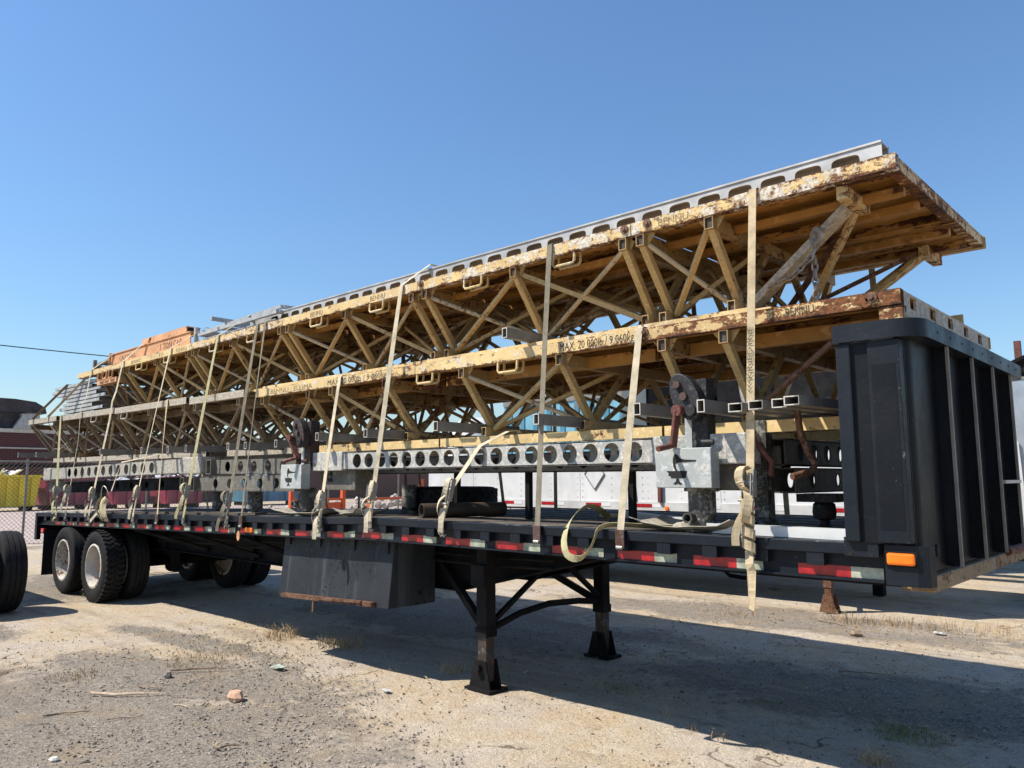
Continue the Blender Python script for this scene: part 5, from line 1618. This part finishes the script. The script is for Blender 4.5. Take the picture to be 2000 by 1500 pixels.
STK = [((-6.65, 2.28), (-6.18, 2.72), 0.014, 'stick_pale', 'longest pale stick lying on the gravel'),
       ((-6.95, 3.06), (-6.62, 3.36), 0.016, 'stick', 'thick dark twig nearest the patch of dry weeds'),
       ((-6.62, 2.62), (-6.34, 2.80), 0.008, 'stick', 'thin twig just beyond the longest pale stick'),
       ((-6.25, 1.90), (-6.18, 2.16), 0.008, 'stick', 'dark curved twig at the lower left of the gravel'),
       ((-5.85, 2.16), (-5.75, 2.32), 0.006, 'stick', 'small dark twig between the curved twig and the brick chunk'),
       ((-4.80, 2.38), (-4.66, 2.52), 0.012, 'stick', 'stubby grey-brown stick at the bottom of the gravel'),
       ((-5.86, 2.62), (-5.74, 2.66), 0.005, 'stick_pale', 'short straw-coloured twig left of the brick chunk'),
       ((-3.70, 9.20), (-3.35, 8.95), 0.012, 'stick', 'bent dark stick on the sunlit strip behind the trailer'),
       ((-4.62, 5.05), (-4.55, 5.10), 0.012, 'stick_pale', 'pale splinter lying in the shade by the landing leg'),
       ((-2.6, 6.9), (-2.3, 7.05), 0.008, 'stick', 'dark twig in the shade under the headboard')]
for (a, b, r, mt, lab) in STK:
    random.seed(hash(lab) % 1000 if False else len(lab))
    pts = []
    for k in range(7):
        t = k/6
        pts.append((a[0]+(b[0]-a[0])*t+0.03*math.sin(t*5+len(lab))+random.uniform(-.012, .012), a[1]+(b[1]-a[1])*t+0.03*math.cos(t*4+len(lab))+random.uniform(-.012, .012), r*0.6+random.uniform(-0.002, 0.007)))
    single('stick', lab, 'stick', MB().sweep(pts, [r*random.uniform(0.6, 1.15)*(1-0.55*k/6) for k in range(7)], 7), M[mt], (a[0], a[1], 0), 'sticks on the yard', smooth=True)
M['plastic'] = m_plain('pale_green_plastic', (0.36, 0.41, 0.34), 0.7)
M['paper'] = m_plain('grey_plastic_scrap', (0.46, 0.46, 0.46), 0.7)
for lab, x, y, s, mt in (('scrap of pale green plastic on the gravel', -6.32, 3.74, 0.09, 'plastic'), ('crumpled white scrap between the gravel and the landing leg', -5.02, 3.92, 0.05, 'paper'),
                         ('flat white scrap on the far sunlit strip', -2.45, 9.25, 0.07, 'paper')):
    random.seed(len(lab))
    vs, fs = [], []
    for i in range(6):
        for j in range(4):
            vs.append((x+(i/5-.5)*s*1.6+random.uniform(-.1, .1)*s, y+(j/3-.5)*s+random.uniform(-.1, .1)*s, 0.004+random.uniform(0, 0.22)*s))
    for i in range(5):
        for j in range(3):
            fs.append((i*4+j, (i+1)*4+j, (i+1)*4+j+1, i*4+j+1))
    o = single('plastic_scrap', lab, 'litter', MB().add(vs, fs), M[mt], (x, y, 0))
    o.modifiers.new("thick", 'SOLIDIFY').thickness = 0.002

M['straw'] = m_plain('dry_straw', (0.36, 0.255, 0.14), 0.9, 0, 0.3, 40, 0.1)
M['weed'] = m_plain('grey_green_weed', (0.15, 0.16, 0.055), 0.9, 0, 0.3, 40, 0.1)


def tuft(label, x, y, r, h, n, mt, seed):
    random.seed(seed)
    mb = MB()
    for k in range(n):
        a, q = random.uniform(0, 6.28), r*random.random()**0.7
        p = Vector((x+q*math.cos(a), y+q*math.sin(a), -0.012))
        hh = h*random.uniform(0.35, 1.0)
        le = Vector((random.uniform(-1, 1), random.uniform(-1, 1), 0))*hh*random.uniform(0.3, 0.9)
        m1 = p+le*0.35+Z*hh*0.6
        e = p+le+Z*hh*random.uniform(0.6, 1.0)
        w = Vector((random.uniform(-1, 1), random.uniform(-1, 1), 0)).normalized()*0.0028
        mb.add([p-w, p+w, m1+w*0.8, m1-w*0.8, e], [(0, 1, 2, 3), (3, 2, 4)])
        if random.random() < 0.3:
            for q2 in range(3):
                c = e+Vector((random.uniform(-.01, .01), random.uniform(-.01, .01), random.uniform(-.02, .01)))
                s = 0.0035
                mb.add([c+X*s, c-X*s*0.5+Y*s, c-X*s*0.5-Y*s, c+Z*s*1.6], [(0, 1, 3), (1, 2, 3), (2, 0, 3), (0, 2, 1)])
    o = single('dry_weed', label, 'weed', mb, M[mt], (x, y, 0), 'weeds in the yard')
    if r > 0.15:
        o["kind"] = "stuff"
    return o


TUFTS = [('tall curly dry weed at the shadow edge left of the tool box', -7.55, 4.50, 0.20, 0.17, 130, 'straw'),
         ('bushy dry weed at the shadow edge below the tool box', -6.72, 4.66, 0.24, 0.13, 190, 'straw'),
         ('sprig of dry weed in the shade left of the landing leg', -5.12, 4.70, 0.11, 0.12, 60, 'straw'),
         ('low straw patch in the middle of the gravel', -7.15, 3.52, 0.42, 0.05, 260, 'straw'),
         ('low straw patch left of the sticks', -7.35, 2.45, 0.25, 0.05, 150, 'straw'),
         ('lone upright weed at the shadow edge right of the landing leg', -3.05, 4.84, 0.03, 0.11, 10, 'straw'),
         ('small sprig at the shadow edge, middle of the near ground', -2.78, 4.70, 0.05, 0.07, 16, 'straw'),
         ('sprawling sprig at the shadow edge near the bottom', -2.56, 4.66, 0.09, 0.07, 26, 'straw'),
         ('pale seeded weed at the bottom edge of the shadow', -1.68, 4.90, 0.10, 0.10, 90, 'straw'),
         ('green weed line in the shade near the bottom right', -1.70, 5.55, 0.22, 0.05, 220, 'weed'),
         ('green weed patch in the shade by the slab crack', -3.75, 5.22, 0.20, 0.03, 150, 'weed'),
         ('small green weeds in the shade, middle', -2.75, 5.6, 0.12, 0.03, 70, 'weed'),
         ('dry weeds beside the rusty leg behind the trailer', -3.45, 9.35, 0.26, 0.16, 120, 'straw'),
         ('dry weeds on the far shadow edge, second clump', -2.95, 9.40, 0.30, 0.17, 120, 'straw'),
         ('dry weeds on the far shadow edge, thin third clump', -2.45, 9.50, 0.30, 0.20, 60, 'straw'),
         ('dry weeds on the far shadow edge at the right border', -1.95, 9.62, 0.30, 0.15, 70, 'straw'),
         ('thin weeds below the hanging strap tail', -4.6, 8.9, 0.25, 0.14, 50, 'straw'),
         ('green weeds at the tyres of the trailer', -12.25, 4.25, 0.22, 0.12, 120, 'weed')]
for k, (lab, x, y, r, h, n, mt) in enumerate(TUFTS):
    tuft(lab, x, y, r, h, n, mt, 100+k)
random.seed(11)
# thin dry grass over the yard
mb = MB()
for k in range(1500):
    if k < 500:
        x, y = random.gauss(-7.1, 0.8), random.gauss(4.0, 0.4)
    elif k < 1000:
        x, y = random.uniform(-5.5, -1.2), random.gauss(9.2, 0.45)
    else:
        x, y = random.uniform(-9, -1), random.uniform(1, 8.5)
    hh = random.uniform(0.006, 0.03)
    a = random.uniform(0, 6.28)
    le = Vector((math.cos(a), math.sin(a), 0))*hh*random.uniform(0.5, 2.0)
    w = Vector((-math.sin(a), math.cos(a), 0))*0.0016
    p = Vector((x, y, -0.008))
    mb.add([p-w, p+w, p+le*0.6+Z*hh, p+le+Z*hh*0.7], [(0, 1, 2), (0, 2, 3)])
o = mesh_obj('dry_grass', mb, M['straw'])
o["kind"] = "stuff"
o["label"] = 'thin dry grass scattered over the dusty yard'
o["category"] = "grass"
random.seed(11)

# ------------------------------------------------------------------ neighbouring trailer at the left border
NB = Thing('parked_trailer', 'trailer wheel cut off by the left border, only its black tyre in view', 'trailer', (-12.3, 2.6, 0))
wheel(NB, (-11.62, 2.92, 0.50), R=0.51, w=0.28, side=1, tmat='rubber')
wheel(NB, (-11.62, 2.56, 0.50), R=0.51, w=0.28, side=1, tmat='rubber')
NB.part('axle', MB().cyl((-11.62, 0.9, 0.5), (-11.62, 3.0, 0.5), 0.06, 12), M['chassis'])
NB.part('chassis', MB().box(-20, -12.6, 0.8, 2.95, 1.0, 1.35), M['chassis'])
NB.part('beam', MB().box(-20, -11.45, 2.05, 2.2, 0.72, 0.95), M['chassis'])

# ------------------------------------------------------------------ behind: white-sided trailer
WT = Thing('side_trailer', 'white-panelled low trailer parked behind the flatbed', 'trailer', (-7, 10.4, 0))
wy = 9.75
px = -11.3
k = 0
while px < -3.1:
    w = min(1.22, -3.0-px)
    pn = WT.part('side_panel', MB().box(px+0.002, px+w-0.002, wy+(0.004 if k % 2 else 0.0), wy+0.03, 1.30, 2.02), M['white_panel'])
    rv = MB()
    for q in range(3):
        for j in range(7):
            xx, zz = px+0.05+q*(w-0.1)/2, 1.36+j*0.1
            rv.cyl((xx, wy-0.003, zz), (xx, wy+0.006, zz), 0.007, 6)
    o = WT.part('rivet_row', rv, M['galv_tube'], sub=pn)
    o["kind"] = "stuff"
    px += w
    k += 1
WT.part('sill_rail', MB().box(-11.3, -3.0, wy-0.012, wy+0.05, 1.18, 1.299), M['alu'])
x = -11.2
while x < -3.2:
    WT.part('reflector', MB().box(x, x+0.30, wy-0.016, wy-0.0125, 1.225, 1.275), M['red_tape'])
    WT.part('reflector', MB().box(x+0.302, x+0.48, wy-0.016, wy-0.0125, 1.225, 1.275), M['white_panel'])
    x += 0.92
WT.part('floor', MB().box(-11.3, -3.0, wy+0.05, 12.1, 1.15, 1.29), M['chassis'])
WT.part('far_side', MB().box(-11.3, -3.0, 12.1, 12.13, 1.18, 2.0), M['white_panel'])
WT.part('front_wall', MB().box(-3.03, -3.0, wy+0.03, 12.1, 1.29, 2.0), M['white_panel'])
WT.part('rear_wall', MB().box(-11.3, -11.27, wy+0.03, 12.1, 1.29, 2.0), M['white_panel'])
WT.part('placard', MB().prism([(-0.19, 0), (0, -0.24), (0.19, 0), (0, 0.24)], (-7.35, wy-0.002, 1.72), X, Z, 0.004), M['white_panel'])
WT.part('placard_frame', MB().bar((-7.54, wy-0.01, 1.72), (-7.35, wy-0.01, 1.96), 0.012, 0.012, Y).bar((-7.35, wy-0.01, 1.96), (-7.16, wy-0.01, 1.72), 0.012, 0.012, Y).bar((-7.16, wy-0.01, 1.72), (-7.35, wy-0.01, 1.48), 0.012, 0.012, Y).bar((-7.35, wy-0.01, 1.48), (-7.54, wy-0.01, 1.72), 0.012, 0.012, Y), M['galv_tube'])
WT.part('landing_leg', MB().box(-3.87, -3.77, wy+0.02, wy+0.12, 0.30, 1.16), M['rustbar'])
WT.part('landing_leg', MB().box(-3.86, -3.78, wy+0.03, wy+0.11, 0.02, 0.30), M['rustbar'])
WT.part('leg_shoe', MB().prism([(-0.11, 0), (0.11, 0), (0.05, 0.22), (-0.05, 0.22)], (-3.82, wy+0.02, 0.0), X, Z, 0.012), M['rustbar'])
WT.part('leg_shoe', MB().prism([(-0.11, 0), (0.11, 0), (0.05, 0.22), (-0.05, 0.22)], (-3.82, wy+0.15, 0.0), X, Z, 0.012), M['rustbar'])
WT.part('leg_brace', MB().bar((-3.85, wy+0.07, 0.55), (-4.4, wy+0.4, 1.15), 0.04, 0.04), M['rustbar'])
WT.part('landing_leg', MB().box(-3.90, -3.76, 11.6, 11.74, 0.0, 1.16), M['chassis'])
WT.part('side_lamp', MB().lathe([(0, 0), (0.035, 0.0), (0.03, 0.02), (0, 0.024)], (-6.05, wy-0.012, 1.215), (0, -1, 0), 14), M['amber'], smooth=True)
for ax in (-10.4, -9.2):
    for yy in (wy+0.16, 11.95):
        wheel(WT, (ax, yy, 0.48), side=-1 if yy < 11 else 1, tmat='rubber_dusty', n=28)
WT.part('tailgate_frame', MB().bar((-6.62, wy-0.03, 1.3), (-6.72, wy-0.03, 2.25), 0.05, 0.05, X).bar((-6.15, wy-0.03, 1.3), (-6.15, wy-0.03, 2.2), 0.05, 0.05, X), M['crank'])

# dark box and blue container farther back
M['dark_box'] = m_plain('dark_cabin', (0.006, 0.007, 0.008), 0.9, spec=0.05)  # near-black colour carries the shade of an open box's inside
M['grey_door'] = m_metal('grey_painted_door', (0.10, 0.115, 0.12), 0.5, 0.1, 1.2, 0.1)
M['blue'] = m_metal('blue_container_paint', (0.055, 0.20, 0.30), 0.5, 0.1, 2.0, 0.2, (0.16, 0.12, 0.1))
M['blue_pale'] = m_metal('pale_blue_panel', (0.16, 0.36, 0.46), 0.5, 0.1, 2.0, 0.15)
DB = Thing('control_cabin', 'dark machine cabin with a grey door seen through the lower trusses', 'cabin', (-6.6, 14.5, 0))
DB.part('cabin_body', MB().box(-9.1, -4.6, 14.0, 16.2, 0.9, 4.15), M['dark_box'])
DB.part('door', MB().box(-9.75, -9.12, 13.96, 14.02, 1.5, 4.0), M['grey_door'])
DB.part('door_jamb', MB().box(-9.80, -9.12, 14.03, 14.4, 1.2, 4.1), M['dark_box'])
for k in range(6):
    DB.part('louvre', MB().box(-8.6, -7.2, 13.97, 14.0, 1.3+0.16*k, 1.38+0.16*k), M['grey_door'])
for xx in (-6.9, -5.6):
    DB.part('side_door', MB().box(xx-0.55, xx+0.55, 13.965, 13.999, 1.1, 3.8), M['chassis'])
    DB.part('door_handle', MB().box(xx+0.38, xx+0.42, 13.93, 13.964, 2.3, 2.5), M['galv_tube'])
DB.part('cabin_roof', MB().box(-9.2, -4.5, 13.9, 16.3, 4.152, 4.22), M['galv_tube'])
DB.part('skid', MB().box(-9.6, -4.6, 14.1, 16.1, 0.0, 0.9), M['chassis'])
DB.part('hose', MB().sweep(bez((-7.6, 13.9, 3.4), (-7.4, 13.7, 2.6), (-7.0, 13.7, 2.8), (-6.9, 13.9, 2.0), 12), 0.05, 8), M['galv_tube'], smooth=True)
DB.part('hose', MB().sweep(bez((-8.2, 13.9, 3.2), (-7.9, 13.6, 3.1), (-7.8, 13.7, 2.6), (-8.3, 13.9, 2.3), 12), 0.045, 8), M['galv_tube'], smooth=True)
DB.part('hose', MB().sweep(bez((-6.9, 13.9, 3.6), (-6.8, 13.7, 2.9), (-6.6, 13.7, 3.0), (-6.6, 13.9, 2.2), 12), 0.05, 8), M['galv_tube'], smooth=True)


def container(label, x0, x1, y0, y1, z0, z1, mat, mat2, n, name='shipping_container'):
    T = Thing(name, label, 'container', ((x0+x1)/2, y0, z0))
    T.part('shell', MB().box(x0, x1, y0+0.03, y1, z0, z1), M[mat2])
    for k in range(n):
        xx = x0+(x1-x0)*(k+0.5)/n
        T.part('wall_rib', MB().box(xx-(x1-x0)/n*0.16, xx+(x1-x0)/n*0.16, y0, y0+0.029, z0+0.15, z1-0.15), M[mat])
    T.part('top_rail', MB().box(x0-0.01, x1+0.01, y0-0.01, y0+0.0298, z1-0.14, z1+0.02), M['galv_tube'])
    T.part('bottom_rail', MB().box(x0-0.01, x1+0.01, y0-0.01, y0+0.0298, z0, z0+0.14), M[mat])
    return T


container('blue ribbed container seen through the lower trusses', -17.2, -12.3, 18, 20.4, 1.2, 4.1, 'blue', 'blue_pale', 9)
container('blue ribbed container behind the headboard', -6.6, -3.4, 17, 19.4, 1.3, 3.95, 'blue', 'blue_pale', 6)
container('dark blue container beyond the silver truck at the right border', -3.3, 2.5, 20, 22.4, 1.2, 4.1, 'blue', 'blue', 8)
DS = Thing('storage_tank', 'pale domed tank seen through the lower trusses beside the blue container', 'tank', (-19.5, 18.5, 0))
DS.part('tank_shell', MB().lathe([(0, 1.0), (0.6, 1.0), (0.85, 1.3), (0.95, 2.0), (0.95, 3.0), (0.8, 3.45), (0.45, 3.7), (0, 3.75)], (-19.0, 18.5, 0), Z, 28), M['white_panel'], smooth=True)
DS.part('stand', MB().box(-19.6, -18.4, 17.9, 19.1, 0, 1.0), M['chassis'])
CT = Thing('black_pipe_bundle', 'big black pipes lying behind the headboard and the cabin', 'pipe', (-4.2, 13.2, 2.0))
for q in range(2):
    CT.part('pipe', MB().cyl((-6.2, 13.2+0.5*q, 2.55+0.33*q), (-3.0, 13.2+0.5*q, 2.62+0.33*q), 0.16, 16), M['chassis'], smooth=True)
CT.part('cradle', MB().box(-5.0, -4.7, 13.0, 14.0, 0, 2.4), M['chassis'])

# silver truck box at the right border
M['diamond'] = None


def m_diamond():
    t = NT('diamond_plate')
    v = t.voro(26.0, t.scale(1, 1, 0.6), rand=0.25)
    t.bump(t.step(v, 0.15, 0.4, 1, 0), 0.6, 0.006)
    return t.done(t.vary((0.50, 0.52, 0.54), 3.0, 0.12), 0.35, 0.7)


M['diamond'] = m_diamond()
ST2 = Thing('silver_truck', 'silver diamond-plate truck box at the right border', 'truck', (-1, 12.6, 0))
ST2.part('front_wall', MB().box(-2.14, 3.0, 11.95, 12.0, 0.98, 2.92), M['diamond'])
ST2.part('corner_post', MB().box(-2.36, -2.142, 11.93, 12.1, 0.98, 2.86), M['white_panel'], bevel=0.03)
ST2.part('fairing', MB().prism([(-2.36, 1.0), (-2.02, 1.0), (-2.06, 2.1), (-2.14, 2.2), (-2.34, 2.22)], (0, 11.925, 0), X, Z, 0.02), M['alu'])
ST2.part('side_wall', MB().box(-2.34, -2.29, 12.1, 14.4, 0.98, 2.9), M['white_panel'])
ST2.part('roof', MB().box(-2.36, 3.0, 11.94, 14.4, 2.921, 2.96), M['galv_tube'])
ST2.part('frame_rail', MB().box(-2.3, 3.0, 12.1, 14.2, 0.55, 0.975), M['chassis'])
for ax in (-1.2, 2.0):
    wheel(ST2, (ax, 12.3, 0.5), R=0.5, side=-1, tmat='rubber_dusty', n=28)
ST2.part('awning_plate', MB().bar((-2.55, 12.2, 2.95), (-1.6, 12.2, 3.35), 0.6, 0.04), M['chassis'])
ST2.part('exhaust', MB().cyl((-2.9, 13.4, 3.2), (-1.5, 13.4, 3.22), 0.13, 16), M['chassis'], smooth=True)
RP = single('red_post', 'rusty red post sticking up behind the silver truck at the right border', 'post', MB().box(-2.72, -2.62, 16.0, 16.1, 0, 4.05), M['crank'], (-2.67, 16.05, 0))

# ------------------------------------------------------------------ fence, dumpsters, brick building at the left
M['vent_wire'] = m_plain('dark_wire', (0.06, 0.055, 0.05), 0.7)
FX = -22.6
FN = Thing('chain_link_fence', 'chain-link fence across the back of the yard', 'fence', (FX, 14, 0))
mb = MB()
H, y0f, y1f, pitch = 2.05, 2.0, 26.0, 0.105
yy = y0f-H
while yy < y1f:
    for s in (1, -1):
        a = (yy, 0.05) if s == 1 else (yy+H, 0.05)
        b = (yy+H, 0.05+H) if s == 1 else (yy, 0.05+H)
        xx = FX+(0.003 if s == 1 else -0.003)
        pa, pb = Vector((xx, a[0], a[1])), Vector((xx, b[0], b[1]))
        # clip to the run of the fence
        lo, hi = (pa, pb) if pa.y < pb.y else (pb, pa)
        if hi.y < y0f or lo.y > y1f:
            continue
        if lo.y < y0f:
            lo = lo.lerp(hi, (y0f-lo.y)/(hi.y-lo.y))
        if hi.y > y1f:
            hi = lo.lerp(hi, (y1f-lo.y)/(hi.y-lo.y))
        mb.cyl(lo, hi, 0.0042, 3, caps=False)
    yy += pitch
o = FN.part('wire_mesh', mb, M['vent_wire'])
o["kind"] = "stuff"
q = 3.0
while q < 26.5:
    FN.part('fence_post', MB().cyl((FX+0.05, q, 0), (FX+0.05, q, 2.2), 0.03, 8), M['galv_tube'], smooth=True)
    q += 3.0
FN.part('top_rail', MB().cyl((FX+0.05, 2, 2.13), (FX+0.05, 26, 2.13), 0.02, 8), M['galv_tube'], smooth=True)
M['slab'] = m_plain('pale_concrete_apron', (0.36, 0.29, 0.255), 0.9, 0, 0.14, 1.5, 0.3)
structure('pavement', MB().box(-48, -23.4, 0, 60, -0.05, 0.004), M['slab'])

M['yellow_bin'] = m_metal('yellow_bin_paint', (0.78, 0.57, 0.012), 0.5, 0.0, 1.5, 0.12)
M['maroon_bin'] = m_metal('maroon_bin_paint', (0.26, 0.035, 0.065), 0.5, 0.0, 1.5, 0.2)


def dumpster(label, x, y0, y1, h, mat, ribs):
    T = Thing('dumpster', label, 'dumpster', (x, (y0+y1)/2, 0), 'dumpsters behind the fence')
    T.part('shell', MB().add([(x, y0+0.2, 0.25), (x, y1-0.2, 0.25), (x, y1, h), (x, y0, h), (x-2.2, y0+0.2, 0.25), (x-2.2, y1-0.2, 0.25), (x-2.2, y1, h), (x-2.2, y0, h)],
                             [(0, 1, 2, 3), (7, 6, 5, 4), (0, 4, 5, 1), (3, 2, 6, 7), (1, 5, 6, 2), (0, 3, 7, 4)]), M[mat])
    T.part('rim', MB().bar((x+0.04, y0-0.05, h+0.03), (x+0.04, y1+0.05, h+0.03), 0.14, 0.14), M[mat])
    for k in range(ribs):
        yy = y0+0.35+(y1-y0-0.7)*k/max(1, ribs-1)
        T.part('rib', MB().box(x+0.002, x+0.16, yy-0.13, yy+0.13, 0.3, h-0.05), M[mat])
    for ya in (y0+0.3, y1-0.45):
        T.part('runner', MB().box(x-2.1, x-0.05, ya, ya+0.15, 0, 0.249), M['chassis'])
    random.seed(int(y0*10))
    lb = MB()
    for q in range(26):
        c = Vector((x-random.uniform(0.2, 1.9), random.uniform(y0+0.3, y1-0.3), h+random.uniform(-0.1, 0.28)))
        d = Vector((random.uniform(-1, 1), random.uniform(-1, 1), random.uniform(-.5, .6))).normalized()
        lb.bar(c-d*random.uniform(.15, .5), c+d*random.uniform(.15, .5), random.uniform(.05, .3), random.uniform(.01, .05))
    T.part('scrap_load', lb, M['alu'])["kind"] = "stuff"
    return T


dumpster('yellow dumpster heaped with scrap behind the fence, at the left border', -48.5, 10.6, 13.6, 1.85, 'yellow_bin', 5)
dumpster('maroon dumpster next to the yellow one behind the fence', -48.8, 13.9, 16.6, 1.70, 'maroon_bin', 4)
dumpster('maroon dumpster behind the tail of the bed, second from the yellow one', -47.5, 16.9, 19.0, 1.45, 'maroon_bin', 3)
dumpster('long maroon dumpster seen under the crusted beam', -46.0, 19.3, 21.8, 1.75, 'maroon_bin', 4)
dumpster('blue-grey dumpster seen under the square sockets', -46.0, 24.5, 29.0, 1.7, 'blue', 4)


def m_brick():
    t = NT('dark_red_brick')
    q = t.n("ShaderNodeTexBrick")
    q.inputs["Scale"].default_value = 1.0
    q.inputs["Brick Width"].default_value = 0.42
    q.inputs["Row Height"].default_value = 0.14
    q.inputs["Mortar Size"].default_value = 0.012
    q.inputs["Color1"].default_value = (0.095, 0.032, 0.032, 1)
    q.inputs["Color2"].default_value = (0.075, 0.028, 0.03, 1)
    q.inputs["Mortar"].default_value = (0.11, 0.07, 0.065, 1)
    sp = t.n("ShaderNodeSeparateXYZ")
    t.link(t.pos, sp.inputs[0])
    cb = t.n("ShaderNodeCombineXYZ")
    t.link(sp.outputs[1], cb.inputs[0])
    t.link(sp.outputs[2], cb.inputs[1])
    t.link(cb.outputs[0], q.inputs["Vector"])
    return t.done(q.outputs["Color"], 0.9)


M['brickwall'] = m_brick()
BD = Thing('brick_building', 'long dark red brick building behind the fence with pale roof edge', 'building', (-66, 22, 0))
BD.part('wall', MB().box(-66, -58, 4, 75, 0, 4.75), M['brickwall'])
BD.part('roof_edge', MB().box(-66, -57.9, 3.9, 75.1, 4.755, 5.0), M['galv_edge'])
BD.part('pipe_run', MB().bar((-57.93, 4, 3.75), (-57.93, 75, 3.75), 0.08, 0.09), M['galv_edge'])
BD.part('ledge', MB().box(-57.998, -57.9, 4, 75, 2.55, 2.68), M['chassis'])
M['vent_dark'] = m_metal('dark_vent_cowl', (0.045, 0.04, 0.042), 0.6, 0.2, 2.0, 0.3)
VT = Thing('roof_ventilator', 'black mushroom-hooded exhaust fan between pale duct hoods on the brick roof', 'ventilator', (-59, 14, 5))
VT.part('fan_base', MB().box(-60.2, -58.4, 12.4, 15.2, 5.0, 6.1), M['vent_dark'])
VT.part('hood', MB().prism([(10.8, 6.1), (16.4, 6.1), (16.3, 6.5), (15.7, 6.85), (14.5, 6.98), (12.2, 7.0), (11.0, 6.9)], (-60.6, 0, 0), Y, Z, 2.4), M['vent_dark'])
for ya in (12.05, 15.35):
    VT.part('duct_hood', MB().prism([(ya-0.95, 5.0), (ya+1.0, 5.0), (ya+0.55, 5.8), (ya+0.55, 6.0), (ya-0.5, 6.0), (ya-0.5, 5.8)], (-58.3, 0, 0), Y, Z, 0.5), M['galv'])
single('duct_pipe', 'bright curved duct on the brick roof at the left border', 'duct', MB().sweep(bez((-57.9, 11.6, 5.25), (-57.8, 11.9, 5.3), (-57.8, 12.2, 5.6), (-57.9, 12.3, 5.95), 10), 0.22, 12), M['white_panel'], (-57.9, 11.9, 5.0), smooth=True)
single('power_line', 'thin black power line crossing the sky at the left', 'power line', MB().sweep([(-60+0.4*k, 2+2.6*k, 10.6-0.045*k+0.03*(k-6)**2*0.2) for k in range(20)], 0.035, 6), M['chassis'], (-60, 2, 0))

# rubble heap and orange racks beyond the bed
random.seed(21)
mb = MB()
for k in range(420):
    yy = random.uniform(17, 40)
    hh = 0.85*max(0.15, 1-abs((yy-28)/13)**2)
    c = Vector((-31+random.uniform(-1.5, 1.2), yy, random.uniform(0, hh)))
    r = random.uniform(0.08, 0.24)
    mb.lathe([(0, -r*0.7), (r*random.uniform(.7, 1), -r*0.3), (r*random.uniform(.7, 1), r*0.3), (0, r*0.7)], c, (random.uniform(-1, 1), random.uniform(-1, 1), 1), 6)
o = mesh_obj('rubble', mb, m_stone('pale_rubble', (0.25, 0.20, 0.16), (0.62, 0.56, 0.5)))
o["kind"] = "stuff"
o["label"] = 'heap of pale rubble beyond the bed between the jack legs'
o["category"] = 'rubble'
for lab, xx, ya, yb in (('bright orange steel rack seen under the bed load, left of the rear jack', -17.5, 10.55, 12.1), ('bright orange steel rack seen right of the rear jack leg', -17.0, 12.6, 14.4)):
    T = Thing('orange_rack', lab, 'rack', (xx, ya, 0), 'orange racks behind the trailer')
    for yy in (ya, yb):
        T.part('upright', MB().box(xx-0.05, xx+0.05, yy-0.05, yy+0.05, 0, 1.65), M['orange_bright'])
    for zz in (0.4, 1.1):
        T.part('crossbar', MB().box(xx-0.03, xx+0.03, ya+0.05, yb-0.05, zz, zz+0.06), M['orange_bright'])
    T.part('panel', MB().box(xx-0.02, xx+0.02, yb-0.6, yb-0.055, 0.5, 1.05), M['orange_bright'])
